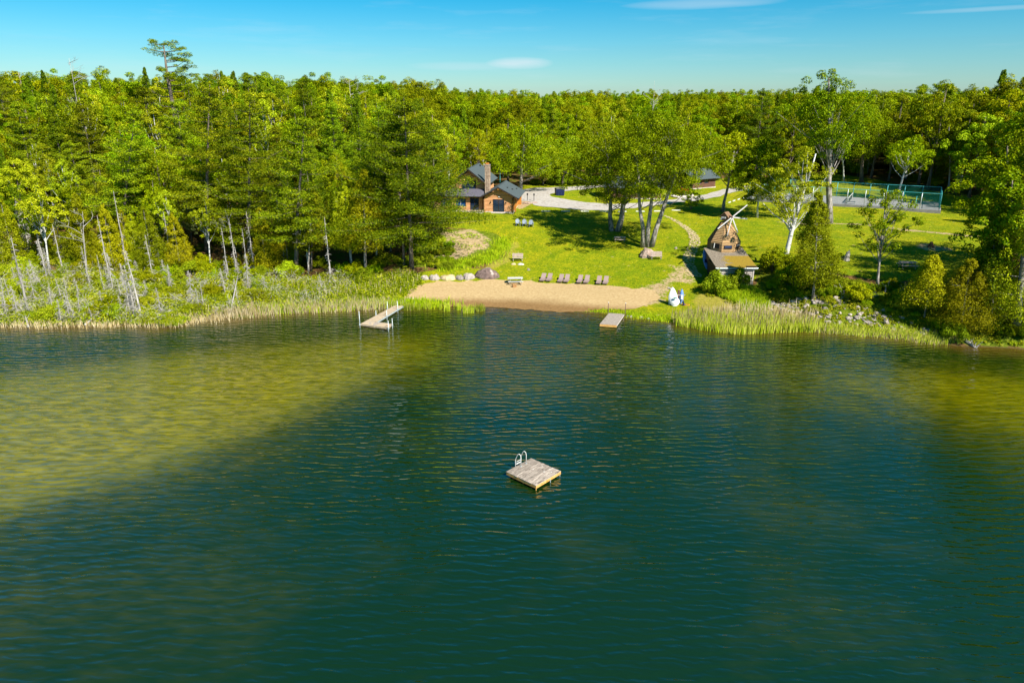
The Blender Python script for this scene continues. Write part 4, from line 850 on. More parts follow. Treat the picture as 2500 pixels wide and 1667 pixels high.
# ------------------------------------------------------------------ swim raft
def swim_raft():
    z = .41; L_, B_, F_, R_ = W2(1232.5, 1152, z), W2(1294, 1120, z), W2(1311.8, 1184, z), W2(1372, 1147.5, z)
    ex = ((B_ - L_) + (R_ - F_)) / 2; rz = arot(ex); LX = ex.length; LY = (((L_ - F_) + (B_ - R_)) / 2).length; c = (L_ + B_ + F_ + R_) / 4
    o = thing('swim_raft', 'square floating wooden swim raft with a curved white ladder out on the lake', 'raft', (c.x, c.y, 0), rz); n = 13; w = LY / n
    pm = MB().box((0, 0, 0), (LX, w * .88, .045)).mesh('plank', M['oldwoody'])
    for i in range(n): link(pm, 'plank', o, (random.uniform(-.012, .012), -LY / 2 + (i + .5) * w, z - .02 + random.uniform(-.006, .006)))
    for sx_, nm in ((-1, 0), (1, 0)): MB().box((sx_ * (LX / 2 - .03), 0, z - .14), (.05, LY - .1, .20)).build('fascia_board', M['orangewood'], o)
    for sy in (-1, 1): MB().box((0, sy * (LY / 2 - .03), z - .14), (LX - .02, .05, .20)).build('fascia_board', M['orangewood'], o)
    for i in range(4):
        x = -LX / 2 + LX * (.16 + .226 * i); b = MB(); b.tube([(x, -LY * .42, .09), (x, LY * .42, .09)], .24, 12); b.build('float_drum', M['barrel'], o, True)
    for x, y in ((-LX / 2 + .1, -LY * .05), (LX / 2 - .06, -LY / 2 + .06), (LX * .06, -LY / 2 - .01), (-LX / 2 + .06, -LY / 2 + .06)):
        MB().box((x, y, .12), (.045, .045, .28)).build('bracket', M['steel'] if y < -LY * .4 and x > 0 else M['orangewood'], o)
    # ladder hooked over the rear left edge (the +y side)
    def loc(u, v, zz): q = W2(u, v, zz); d = Matrix.Rotation(-rz, 3, 'Z') @ Vector((q.x - c.x, q.y - c.y, 0)); return d
    a = loc(1273, 1138.7, z).x; b_ = loc(1287, 1132.4, z).x
    lad = []
    for x in (a, b_):
        t_ = MB(); y0 = LY / 2 - .28; y1 = LY / 2 + .26
        pts = [(x, y0, z), (x, y0, z + .68), (x, y0 + .05, z + .86), (x, y0 + .17, z + .93), (x, y0 + .30, z + .86), (x, y1 - .02, z + .40), (x, y1, z + .24), (x, y1, -.6)]
        t_.tube(pts, .026, 8); r_ = t_.build('ladder_rail', M['whitepaint'], o, True); lad.append(r_)
        f_ = MB(); f_.box((x, y0, z + .012), (.12, .12, .02)); f_.build('flange', M['steel'], o)
    for k, zz in enumerate((.36, .10, -.18)): MB().box(((a + b_) / 2, LY / 2 + .26, zz), (abs(b_ - a) - .03, .09, .03)).build('rung', M['whitepaint'], o)
    MB().beam((min(a, b_) + .02, LY / 2 + .22, z + .16), (max(a, b_) - .02, LY / 2 + .22, z + .16), .03, .03).build('crossbar', M['whitepaint'], o)
    for k in range(5): q = MB(); q.blob((random.uniform(-.2, 1) * LX * .4, random.uniform(-.4, .1) * LY, z + .004), (.05, .035, .012), k); q.build('droppings', M['whitepaint'], o)
swim_raft()

# ------------------------------------------------------------------ docks
def deck(name, corners, z, n, mat, parent, along=True, frame=M['steel'], th=.16):
    """deck section from four corner points (a b c d), n boards laid between edge ab and edge dc"""
    a, b, c, d = [Vector((p[0], p[1], 0)) for p in corners]; mb = MB()
    for i in range(n):
        s0 = (i + .04) / n; s1 = (i + .96) / n; zz = z + random.uniform(-.004, .004)
        q = [a.lerp(d, s0), b.lerp(c, s0), b.lerp(c, s1), a.lerp(d, s1)]; mb.prism([(p.x, p.y, zz - .035) for p in q], (0, 0, .035))
    o = mb.build(name, mat, parent); tag(o, kind='stuff')
    fr = MB()
    for p, q in ((a, b), (b, c), (c, d), (d, a)):
        dd = (q - p).normalized(); ins = Vector((-dd.y, dd.x, 0)) * .03
        fr.beam(Vector((p.x, p.y, z - .045 - th / 2)) + ins, Vector((q.x, q.y, z - .045 - th / 2)) + ins, .05, th)
    fr.build('side_frame', frame, parent); return o
def l_dock():
    z = .46; A, B, C_, D, E, F_ = W2(879.5, 790.5, z), W2(919, 785.5, z), W2(957.5, 790.5, z), W2(948, 800, z), W2(984.5, 746, z), W2(962, 746.5, z)
    o = thing('dock', 'long L-shaped wooden dock with capped steel posts left of the beach', 'dock', (0, 0, 0))
    # inner corner on the left edge opposite B
    dirw = (E - B).normalized(); n = 3; G = A + (F_ - A) * (((B - A).dot((F_ - A).normalized())) / (F_ - A).length)
    for k in range(3):
        s0, s1 = k / 3 + .004, (k + 1) / 3 - .004
        c = [G.lerp(F_, s0), B.lerp(E, s0), B.lerp(E, s1), G.lerp(F_, s1)]; L_ = (c[1] - c[2]).length
        deck('deck_section', [c[1], c[0], c[3], c[2]], z, int(L_ / .15), M['tanwood'], o)
    foot = [A, D, C_, B]
    deck('deck_section', [D, C_, (C_.lerp(B, .55)), D.lerp(A, .5)], z, 13, M['tanwood'], o, frame=M['tanwood'])
    deck('deck_section', [D.lerp(A, .505), C_.lerp(B, .555), B.lerp(G, .02), G.lerp(A, .5)], z, 6, M['oldwood'], o, frame=M['tanwood'])
    deck('deck_section', [D.lerp(A, .505), B.lerp(G, .02), G, A], z, 8, M['tanwood'], o, frame=M['tanwood'])
    for u, v, vt in ((878.5, 791, 762), (918, 768, 760), (946, 752, 738), (971, 755.5, 737), (944.5, 772, 759), (948.5, 801, 785), (958, 793, 779)):
        q = W2(u, v, z); h = vpx((q.x, q.y, z), vt); p_ = MB(); p_.tube([(q.x, q.y, -1.4), (q.x, q.y, z + h)], .035, 8); po = p_.build('post', M['steel'], o, True)
        c_ = MB(); c_.blob((q.x, q.y, z + h + .03), (.065, .065, .06), 1, 0); c_.build('post_cap', M['whitepaint'], po, True)
        k_ = MB(); k_.box((q.x, q.y, z - .05), (.14, .14, .22)); k_.build('bracket', M['steel'], po)
    for u, v in ((941.5, 767), (968, 750.5), (944, 796)):
        q = W2(u, v, z); c_ = MB(); c_.tube([(q.x - .12, q.y, z + .03), (q.x, q.y, z + .09), (q.x + .1, q.y + .1, z + .03)], .025, 5); c_.build('mooring_cleat', M['rust'], o)
l_dock()
def small_dock():
    z = .36; a, b, c, d = W2(1464.5, 790.5, z), W2(1506, 793.5, z), W2(1524.5, 766.5, z), W2(1486.5, 764, z)
    o = thing('dock', 'short straight grey dock with an orange end beam at the right end of the beach', 'dock')
    deck('deck_boards', [a, b, c, d], z, 34, M['oldwood'], o, frame=M['whitewash'])
    fr = MB(); dd = (b - a).normalized(); off = Vector((dd.y, -dd.x, 0)) * .07; fr.beam(a + off + Vector((0, 0, -.16)), b + off + Vector((0, 0, -.16)), .08, .24); fr.build('end_beam', M['orangewood'], o)
    for u, v, vt in ((1484.5, 764, 739.5), (1526, 768, 741)):
        q = W2(u, v, z); h = vpx((q.x, q.y, z), vt); p_ = MB(); p_.tube([(q.x, q.y, -1), (q.x, q.y, z + h)], .04, 8); po = p_.build('post', M['rust'], o, True)
        c_ = MB(); c_.blob((q.x, q.y, z + h + .03), (.075, .075, .07), 1, 0); c_.build('post_cap', M['whitepaint'], po, True)
small_dock()
sl_ = MB(); sl_.blob((0, 0, 0), (1.1, .5, .12), 4); 
for i, (u, v, w, lb) in enumerate(((1003, 729, 24, 'large flat tan stone slab leading up from the long dock'), (992, 737, 30, 'low stone step at the landing of the long dock'), (1090, 741.5, 15, 'flat white stone at the waterline among the reeds'), (950, 742, 12, 'pinkish round rock beside the long dock posts'))):
    b = pix(u, v); o = MB(); o.blob((0, 0, 0), (w / 18 / 2, (.5, .35, .3, .45)[i], (.12, .12, .12, .5)[i]), i + 3, .12, 10, 6); o = o.build('rock', M['pathstone'] if i != 2 else M['whitewash'], None, True, b); tag(o, lb, 'rock')

# ------------------------------------------------------------------ log cabin
def log_rows(mb, x0, x1, z0, z1, y, axis=0, r=.108, step=.245, gable=None, openings=(), ends=.0):
    z = z0 + r
    while z < z1:
        a, b = x0 - ends, x1 + ends
        if gable: a, b = gable(z, a, b)
        if b - a > .3:
            segs = [(a, b)]
            for (oa, ob, oz0, oz1) in openings:
                if oz0 < z < oz1:
                    ns = []
                    for s0, s1 in segs:
                        if oa > s0: ns.append((s0, min(s1, oa)))
                        if ob < s1: ns.append((max(s0, ob), s1))
                    segs = [q for q in ns if q[1] - q[0] > .05]
            for s0, s1 in segs:
                if axis == 0: mb.tube([(s0, y, z), (s1, y, z)], r, 7)
                else: mb.tube([(y, s0, z), (y, s1, z)], r, 7)
        z += step
def slab(mb, p0, p1, p2, p3, th=.10):
    P = [Vector(p) for p in (p0, p1, p2, p3)]; n = (P[1] - P[0]).cross(P[3] - P[0]).normalized()
    if n.z < 0: P = [P[0], P[3], P[2], P[1]]; n = -n
    mb.prism([tuple(p) for p in P], tuple(n * th))
def gable_roof(parent, x, zr, half, ze, y0, y1, mat, th=.12, ridge=True, name='roof', halfl=None, zel=None):
    halfl = halfl or half; zel = zel or ze; mb = MB()
    slab(mb, (x, y0, zr), (x + half, y0, ze), (x + half, y1, ze), (x, y1, zr), th); slab(mb, (x - halfl, y0, zel), (x, y0, zr), (x, y1, zr), (x - halfl, y1, zel), th)
    r = mb.build(name, mat, parent)
    t_ = MB(); 
    for yy in (y0 - .02, y1 + .02):
        t_.beam((x, yy, zr - .02), (x + half, yy, ze - .02), .05, .2); t_.beam((x, yy, zr - .02), (x - halfl, yy, zel - .02), .05, .2)
    t_.build('fascia', M['darktrim'], r)
    if ridge: q = MB(); q.beam((x, y0, zr + th), (x, y1, zr + th), .22, .06); q.build('ridge_cap', mat, r)
    return r
def window(parent, c, w, h, axis=0, frame=M['darktrim'], glass=None, mull=1, name='window'):
    mb = MB(); x, y, z = c; t_ = .07
    def bx(m_, cx, cz, sx, sz, off=0, d=.1):
        if axis == 0: m_.box((x + cx, y + off, z + cz), (sx, d, sz))
        else: m_.box((x + off, y + cx, z + cz), (d, sx, sz))
    bx(mb, 0, h / 2, w + t_, t_); bx(mb, 0, -h / 2, w + t_, t_); bx(mb, -w / 2, 0, t_, h - t_); bx(mb, w / 2, 0, t_, h - t_)
    f_ = mb.build(name, frame, parent)
    for k in range(mull): q = MB(); bx(q, -w / 2 + w * (k + 1) / (mull + 1), 0, .06, h - .1, 0, .09); q.build('mullion', M['whitepaint'] if glass else frame, f_)
    for k in range(mull + 1): q = MB(); pw = w / (mull + 1) - .08; bx(q, -w / 2 + w * (k + .5) / (mull + 1), 0, pw, h - .08, .02, .02); q.build('pane', glass or M['glass'], f_)
    return f_
def cabin():
    a = pix(1184, 518.5); b = pix(1251.5, 521.5); cx = (a[0] + b[0]) / 2; cy = (a[1] + b[1]) / 2; zb = max(a[2], b[2]) - .05
    o = thing('log_cabin', 'honey-coloured log cabin with dark slate roofs, stone chimney and sliding glass door', 'cabin', (cx, cy, zb), R(-7))
    hw = 2.62
    MB().box((0, 5.2, .02), (5.5, 10.6, .36)).build('foundation', M['whitewash'], o)
    mb = MB(); g_ = lambda z, p, q: (max(p, -(4.5 - z) / .53), min(q, (4.5 - z) / .53)) if z > 2.5 else (p, q)
    log_rows(mb, -hw, hw, .2, 4.4, 0, 0, gable=g_, openings=[(-1.05, 1.08, .2, 2.5)], ends=.0); mb.build('front_wall', M['log'], o)['kind'] = 'stuff'
    mb = MB(); log_rows(mb, 0, 10.2, .2, 2.6, hw, 1, openings=[(1.8, 3.0, .9, 2.2), (5.0, 6.4, .9, 2.2)], ends=.2); mb.build('side_wall', M['logdeep'], o)['kind'] = 'stuff'
    mb = MB(); log_rows(mb, 0, 10.2, .2, 2.6, -hw, 1, ends=.2); mb.build('side_wall', M['log'], o)['kind'] = 'stuff'
    mb = MB(); mb.box((0, 5.2, 1.4), (5.1, 10.28, 2.4)); mb.prism([(-2.5, .06, 2.6), (2.5, .06, 2.6), (0, .06, 4.2)], (0, 10, 0)); mb.build('inner_wall', M['logdeep'], o)
    for x in (-hw - .02, hw + .02): MB().box((x, -.08, 1.35), (.26, .24, 2.5)).build('corner_post', M['darktrim'] if x > 0 else M['log'], o)
    mb = MB(); mb.box((hw + .45, .55, 1.25), (.30, .5, 2.2)); mb.box((hw + .35, 9.6, 1.2), (.5, .5, 2.1)); mb.build('buttress', M['logdeep'], o)
    window(o, (0, -.09, 1.35), 2.05, 2.25, 0, name='sliding_door')
    MB().box((0, -.55, .08), (2.6, .9, .12)).build('door_step', M['whitewash'], o)
    window(o, (hw + .02, 2.4, 1.55), 1.1, 1.2, 1); window(o, (hw + .02, 5.7, 1.55), 1.3, 1.2, 1)
    for x in (-1.5, 1.42):
        l_ = MB(); l_.box((x, -.22, 1.98), (.16, .16, .26), taper=.6); l_.beam((x, -.1, 2.14), (x, -.22, 2.16), .04, .04); l_.build('wall_lantern', M['darkmetal'], o)
    e_ = MB(); e_.box((.1, -.16, 2.95), (.32, .05, .12)); e_.build('name_board', M['whitepaint'], o)
    r = gable_roof(o, 0, 4.72, 3.85, 2.68, -.85, 10.9, M['roof'], halfl=3.2, zel=3.02)
    for x, y in ((2.0, 4.6), (2.45, 7.8), (1.2, 3.4)): MB().box((x, y, 4.72 - .53 * x + .2), (.28, .42, .16)).build('roof_vent', M['darkmetal'], r)
    q = MB(); q.box((0, -.7, 4.42), (.18, .3, .22)); q.build('ridge_beam', M['logdeep'], o)
    # tall main block behind, left
    bx = -6.0; yb = 2.4; mb = MB(); gb = lambda z, p, q: (max(p, bx - (7.5 - z) / .78), min(q, bx + (7.5 - z) / .78)) if z > 4.8 else (p, q)
    log_rows(mb, bx - 3.0, bx + 3.0, .2, 7.3, yb, 0, gable=gb, openings=[(-7.4, -4.6, 3.5, 5.6)]); mb.build('gable_wall', M['log'], o)['kind'] = 'stuff'
    window(o, (bx, yb - .04, 4.5), 2.6, 2.0, 0, mull=2)
    for x in (bx - 3, bx + 3):
        mb = MB(); log_rows(mb, yb, yb + 11, .2, 5.0, x, 1, ends=.15); mb.build('side_wall', M['log'], o)['kind'] = 'stuff'
    mb = MB(); mb.box((bx, yb + 5.6, 2.5), (5.7, 10.6, 4.9)); mb.prism([(bx - 2.8, yb + .1, 4.9), (bx + 2.8, yb + .1, 4.9), (bx, yb + .1, 7.1)], (0, 10.5, 0)); mb.build('inner_wall', M['logdeep'], o)
    r = gable_roof(o, bx, 7.75, 3.75, 4.85, yb - 1.0, yb + 12, M['roof'])
    MB().box((bx + .55, yb + 9.6, 7.6), (.25, .4, .3)).build('roof_vent', M['darkmetal'], r)
    MB().box((bx - 2, yb - .9, 5.2), (3.6, .2, .16)).build('balcony_rail', M['logdeep'], o)
    # chimney of field stones
    ch = MB().box((-2.35, 1.75, 4.3), (.76, .74, 8.4)).build('chimney', M['chimney'], o)
    st_ = MB(); rr = random.Random(4); z = 3.2
    while z < 8.6:
        hh = rr.uniform(.16, .26)
        for sx_ in range(3):
            st_.box((-2.35 - .3 + .3 * sx_ + rr.uniform(-.02, .02), 1.36, z + hh / 2), (.27 * rr.uniform(.8, 1), .12 + rr.uniform(0, .06), hh * .86))
            st_.box((-1.9, 1.5 + .26 * sx_, z + hh / 2), (.1 + rr.uniform(0, .05), .23 * rr.uniform(.8, 1), hh * .86))
        z += hh
    st_.build('stone_facing', M['chimney'], ch)['kind'] = 'stuff'
    MB().box((-2.35, 1.75, 8.58), (1.04, 1.0, .16)).build('chimney_cap', M['stone'], ch); MB().box((-2.35, 1.75, 8.8), (.6, .5, .3)).build('chimney_pot', M['logdeep'], ch)
    # low wing with porch to the left
    mb = MB(); log_rows(mb, -12.5, -3.2, .2, 2.7, .9, 0, openings=[(-5.6, -3.9, .2, 2.7), (-8.4, -6.4, .9, 2.4), (-11.2, -9.4, .9, 2.4)]); mb.build('wing_wall', M['log'], o)['kind'] = 'stuff'
    MB().box((-7.9, 1.72, 1.4), (9.3, 1.5, 2.5)).build('inner_wall', M['logdeep'], o)
    window(o, (-4.75, .86, 1.35), 1.6, 2.3, 0, name='sliding_door'); window(o, (-7.4, .86, 1.65), 1.9, 1.4, 0, glass=M['blueglass']); window(o, (-10.3, .86, 1.65), 1.7, 1.4, 0, glass=M['blueglass'])
    mb = MB(); slab(mb, (-13, 0, 2.85), (-2.9, 0, 2.85), (-3.0, 2.35, 4.0), (-13, 2.35, 4.0), .1); mb.build('wing_roof', M['roofpurple'], o)
    pd_ = MB()
    for k in range(9): pd_.box((-7.6, -.9 + k * .18, .26), (9.6, .165, .05))
    pk = pd_.build('porch_deck', M['tanwood'], o); pk['kind'] = 'stuff'
    MB().box((-7.6, -1.02, .10), (9.7, .1, .26)).build('deck_skirt', M['whitewash'], o)
    MB().box((-3.9, -1.15, .52), (2.3, .3, .08)).build('porch_bench', M['tanwood'], o)
    return o
cab = cabin()
# stone terrace wall and lantern posts right of the cabin
def lodge(p0, p1, depth, hw_, hr, lab, endmat):
    a = pix(*p0); b = pix(*p1); v = Vector(b) - Vector(a); v.z = 0; L_ = v.length; zb = min(a[2], b[2]) - .1
    o = thing('lodge', lab, 'lodge', (a[0], a[1], zb), arot(v))
    MB().box((L_ / 2, depth / 2, .12), (L_ + .3, depth + .3, .4)).build('foundation', M['whitewash'], o)
    mb = MB(); log_rows(mb, 0, L_, .3, hw_, 0, 0, openings=[(L_ * .2, L_ * .2 + 1.4, 1.2, 2.3), (L_ * .5, L_ * .5 + 1.4, 1.2, 2.3)]); mb.build('front_wall', M['brownlog'], o)['kind'] = 'stuff'
    mb = MB(); gg = lambda z, p, q: (max(p, depth / 2 - (hr - z) / ((hr - hw_) / (depth / 2))), min(q, depth / 2 + (hr - z) / ((hr - hw_) / (depth / 2)))) if z > hw_ else (p, q)
    log_rows(mb, 0, depth, .3, hr, L_, 1, gable=gg, openings=[(1.0, 3.0, .3, 2.4)]); mb.build('end_wall', endmat, o)['kind'] = 'stuff'
    MB().box((L_ / 2, depth / 2, hw_ / 2), (L_ - .3, depth - .3, hw_)).build('inner_wall', M['darktrim'], o)
    for f_ in (.2, .5): window(o, (L_ * f_ + .7, 0, 1.75), 1.3, 1.1, 0)
    r = MB(); slab(r, (-.6, -.8, hw_ - .3), (L_ + .8, -.8, hw_ - .3), (L_ + .8, depth / 2, hr), (-.6, depth / 2, hr)); slab(r, (-.6, depth / 2, hr), (L_ + .8, depth / 2, hr), (L_ + .8, depth + .8, hw_ - .3), (-.6, depth + .8, hw_ - .3)); r.build('roof', M['roof'], o)
    return o
lodge((1478, 483), (1612, 487), 6.5, 2.7, 4.6, 'long low red-brown log building half hidden behind the lawn trees', M['shingle'])
lodge((1690, 462), (1745, 458), 6, 2.6, 4.3, 'small reddish building glimpsed through leaves right of the long log building', M['brownlog'])
def rockwall(name, pts, lab, n, s, mat):
    P = [Vector(pix(*p)) for p in pts]; o = thing(name, lab, 'wall', P[0]); k = 0
    for i in range(len(P) - 1):
        for j in range(n):
            q = P[i].lerp(P[i + 1], (j + .5) / n) - P[0]; mb = MB(); mb.blob((0, 0, 0), (s * random.uniform(.8, 1.2), s * .7, s * random.uniform(.5, .9)), k, .16, 7, 5); k += 1
            mb.build('stone', mat, o, True, (q.x, q.y, q.z + s * .15))
rockwall('garden_wall', [(1277, 497), (1290, 498), (1309, 496)], 'low curved stone terrace wall with lanterns right of the cabin', 6, .32, M['pinkrock'])
rockwall('stone_edging', [(1640, 480), (1658, 484), (1690, 479)], 'white stone edging around the flower bed beside the long building', 6, .5, M['whitewash'])
for u, v, lb in ((1287.5, 490, 'black lantern on a post at the left end of the stone terrace wall'), (1303.5, 491, 'black lantern on a post at the right end of the stone terrace wall')):
    o = thing('lantern_post', lb, 'lamp', pix(u, v)); MB().tube([(0, 0, 0), (0, 0, 1.1)], .06, 6).build('post', M['darkmetal'], o)
    q = MB(); q.box((0, 0, 1.26), (.26, .26, .32), taper=1.2); q.box((0, 0, 1.46), (.38, .38, .09), taper=.3); q.build('lantern', M['darkmetal'], o)
o = thing('lamp_post', 'thin teal pole lamp against the woods behind the cabin', 'lamp', pix(1221, 452)); MB().tube([(0, 0, 0), (0, 0, 3.6)], .07, 6).build('pole', M['teal'], o); MB().box((0, 0, 3.75), (.5, .4, .35), taper=.6).build('lamp_head', M['roofpurple'], o)
for i in range(7):
    b = pix(1650 + i * 6.2, 477 - (i % 3) * 2); me = shrub(400 + i, 1.1, .7, 12, 30, 'redbloom' if i in (1, 2, 4) else 'maple', (.08, .16)); treething(me, 'flowering_shrub' if i in (1, 2, 4) else 'bush', ('red blossoming bush beside the long log building, %s' % ('leftmost of three', 'middle of three', '', 'rightmost of three')[i - 1]) if i in (1, 2, 4) else 'low green bush in the stone-edged bed beside the long building', 'bush', b, 0, 1.2, None if i in (1, 2, 4) else 'bushes in the stone-edged bed', ('stem', 'foliage'))

# ------------------------------------------------------------------ windmill shed
def windmill():
    X0, Y0 = 30.0, 91.0; zr = 4.1; gz = 2.0; sl_ = .186
    o = thing('windmill', 'brown shingled garden windmill with pale lath sails rising behind the mossy shed', 'windmill', (30.15, 98.3, 3.6))
    def ringp(r, z, rot=22.5): return [(r / math.cos(R(22.5)) * math.cos(R(rot + 45 * k)), r / math.cos(R(22.5)) * math.sin(R(rot + 45 * k)), z) for k in range(8)]
    def rad(z):   # z local
        return 2.05 if z < 2.9 else (2.05 - (z - 2.9) * (1.45 / 2.7) if z < 5.6 else .6)
    zz = 0.0; tan_ = MB(); brn = MB()
    while zz < 5.55:
        h = .215; lo = ringp(rad(zz) + .075, zz); hi = ringp(rad(zz + h) - .02, zz + h)
        for k in range(8):
            k2 = (k + 1) % 8; d = brn if k in (3, 2, 1, 0) else tan_
            d.add([lo[k], lo[k2], hi[k2], hi[k], (lo[k][0] * .96, lo[k][1] * .96, zz), (lo[k2][0] * .96, lo[k2][1] * .96, zz)], [(0, 1, 2, 3), (1, 0, 4, 5)])
        zz += h
    tan_.build('shingle_siding', M['shingletan'], o)['kind'] = 'stuff'; brn.build('shingle_siding', M['shingle'], o)['kind'] = 'stuff'
    cp = MB()
    for k in range(8):
        cp.tube([(*ringp(rad(z) + .02, z)[k][:2], z) for z in (0, 2.9, 5.55)], .045, 4)
    cp.build('corner_trim', M['shingle'], o)
    # windows: front, front-left with white frame, front-right broken
    def face_window(k, w, h, z, mat, frame, tilt=0):
        a = R(-90 + 45 * k); f_ = MB(); n = Vector((math.cos(a), math.sin(a), 0)); t_ = Vector((-math.sin(a), math.cos(a), 0)); c = n * (rad(z) + .06) + Vector((0, 0, z))
        m_ = Matrix((t_, -n, Vector((0, 0, 1)))).transposed(); f_.box(c, (w + .16, .1, h + .14), m_); fo = f_.build('window', frame, o)
        p_ = MB(); p_.box(c + n * .05, (w, .06, h), m_ @ Matrix.Rotation(R(tilt), 3, 'X')); p_.build('pane', mat, fo); return fo, c, n, t_
    face_window(0, .95, .36, 2.35, M['blueglass'], M['darktrim'], 22)
    fo, c, n, t_ = face_window(-1, 1.0, .62, 2.45, M['barrel'], M['shingle']); q = MB(); q.beam(c + n * .1 - t_ * .28 + Vector((0, 0, -.34)), c + n * .1 - t_ * .22 + Vector((0, 0, .34)), .09, .06); q.build('frame', M['whitepaint'], fo)
    fo, c, n, t_ = face_window(1, .7, .5, 2.4, M['steel'], M['darktrim'], 30); q = MB(); q.box(c + n * .25 + Vector((0, 0, -.05)), (.8, .55, .05)); q.build('broken_shutter', M['darktrim'], fo)
    # cap
    cap = MB(); m_ = Matrix.Rotation(R(-38), 3, 'Z'); P = lambda x, y, z: (m_ @ Vector((x, y, z))) * 1.12 + Vector((-.12, -.1, 5.95))
    core = MB(); core.prism([tuple(P(-.45, -.45, -.15)), tuple(P(.45, -.45, -.15)), tuple(P(.45, -.45, .35)), tuple(P(0, -.45, .75)), tuple(P(-.45, -.45, .35))], tuple(m_ @ Vector((0, .95, 0)))); core.build('cap', M['shingle'], o)
    for s in (-1, 1):
        for j in range(5):
            f0, f1 = j / 5, (j + 1) / 5 + .02; a0, a1 = s * (.02 + .62 * f0), s * (.02 + .62 * f1); z0, z1 = .86 - .66 * f0, .86 - .66 * f1
            slab(cap, P(a0, -.62, z0), P(a1, -.62, z1), P(a1, .62, z1), P(a0, .62, z0), .05)
    cap.build('cap_shingles', M['shingle'], o)['kind'] = 'stuff'
    mb = MB(); mb.box(P(-.02, -.66, .25), (.62, .12, .2), m_); mb.box(P(-.32, -.66, .05), (.3, .1, .14), m_); mb.build('cap_board', M['sail'], o)
    hb = MB(); hub = Vector((.35, -1.45, 6.42)); hb.tube([hub + Vector((-.15, 1.2, 0)), hub + Vector((0, -.12, 0))], .10, 8); hb.build('hub', M['rust'], o)
    ct, stt = math.cos(R(18)), math.sin(R(18))
    for ang, L_ in ((35, 2.75), (-8, 2.55), (-62, 2.5), (-101, 2.6), (-145, 2.62)):
        d = Vector((math.cos(R(ang)) * ct, math.cos(R(ang)) * stt, math.sin(R(ang)))); q = MB(); q.beam(hub + d * .08, hub + d * L_, .16, .045, up=(-stt, ct, 0)); q.build('sail', M['sail'], o)
    # shed
    s = thing('shed', 'shed with flat moss-covered felt roof and white plank front in the bushes', 'shed', (X0, Y0, gz)); w2, dp = 2.75, 7.0; e = zr - gz
    rf = MB(); slab(rf, (-w2, 0, e), (w2, 0, e), (w2, dp, e + dp * sl_), (-w2, dp, e + dp * sl_), .12); rr = rf.build('roof', M['moss'], s)
    q = MB(); q.box((0, -.03, e + .02), (2 * w2 + .06, .05, .18)); q.build('fascia', M['steel'], rr)
    q = MB(); q.box((2.0, .32, e + .22), (1.35, .62, .03)); q.build('roof_patch', M['darktrim'], rr)
    for k in range(9): MB().box((.1, .22 + .01 * (k % 2), -.35 + .262 * k), (4.3, .05, .165)).build('plank', M['whitewash'], s, rot=(0, random.uniform(-.006, .006), 0))
    MB().box((0, 3.32, e / 2 - .1), (4.3, 6.0, e - .1)).build('side_wall', M['darktrim'], s)
    [MB().box((x_, .22, .9), (.14, .14, 2.4)).build('corner_post', M['whitewash'], s) for x_ in (2.33, -2.15)]
    q = MB(); q.tube([(-w2 - .1, -.02, e + .06), (w2 + .1, -.02, e + .06)], .05, 6); q.build('gutter', M['steel'], rr)
windmill()
# things leaning in the shade beside the shed: a small blue kayak
def hull(mb, L_, Wd, Hh, n=9, ns=8, pointed=(1, 1)):
    rows = []
    for i in range(n):
        s = i / (n - 1); wf = (math.sin(math.pi * min(max(s, .02), .98)) ** .6) if all(pointed) else (min(1, (1 - s) * 1.9) ** .6 if not pointed[0] else min(1, s * 1.9) ** .6)
        y = (s - .5) * L_; rows.append([(Wd / 2 * wf * math.cos(t_), y, -Hh * math.sin(t_) * (.4 + .6 * wf)) for t_ in np.linspace(0, math.pi, ns)])
    b = len(mb.v); mb.v += [p for r_ in rows for p in r_]
    for i in range(n - 1):
        for j in range(ns - 1): a = b + i * ns + j; mb.f.append((a, a + 1, a + ns + 1, a + ns))
        mb.f.append((b + i * ns + ns - 1, b + i * ns, b + (i + 1) * ns, b + (i + 1) * ns + ns - 1))
    mb.f.append(tuple(b + j for j in range(ns))); mb.f.append(tuple(b + (n - 1) * ns + j for j in range(ns))[::-1]); return mb
bk = pix(1721, 653); o = thing('kayak', 'blue kayak standing on end in the shade left of the shed', 'kayak', bk); k_ = MB(); hull(k_, 3.0, .8, .35); k_.build('hull', M['blue'], o, True, (0, 0, 1.2), (R(62), 0, R(10))); MB().box((0, -.3, 1.0), (.4, .1, .5)).build('seat', M['navy'], o)
# boats stored upright round a post by the shore
b0 = pix(1643, 744)
o = thing('boat_rack', 'brown timber post rack holding upright boats on the grass point', 'rack', (b0[0] + .7, b0[1] + .4, b0[2])); MB().box((0, 0, .85), (.22, .22, 1.9)).build('post', M['rust'], o); MB().box((0, -.1, 1.2), (1.7, .1, .14)).build('crossbar', M['oldwood'], o); MB().box((0, .15, .5), (1.5, .1, .12)).build('crossbar', M['oldwood'], o)
o = thing('sailing_dinghy', 'white dinghy hull standing upright with its pointed bow in the air', 'boat', (b0[0] - .05, b0[1], b0[2])); h_ = MB(); hull(h_, 2.2, 1.2, .5, 11, 10, (0, 1)); hh = h_.build('hull', M['hull'], o, True, (0, .1, 1.12), (R(74), 0, R(8)))
q = MB(); q.tube([(0, 1.2, -.1), (0, .4, -.5), (0, -.6, -.56)], .035, 5); q.build('keel_strip', M['whitepaint'], hh)
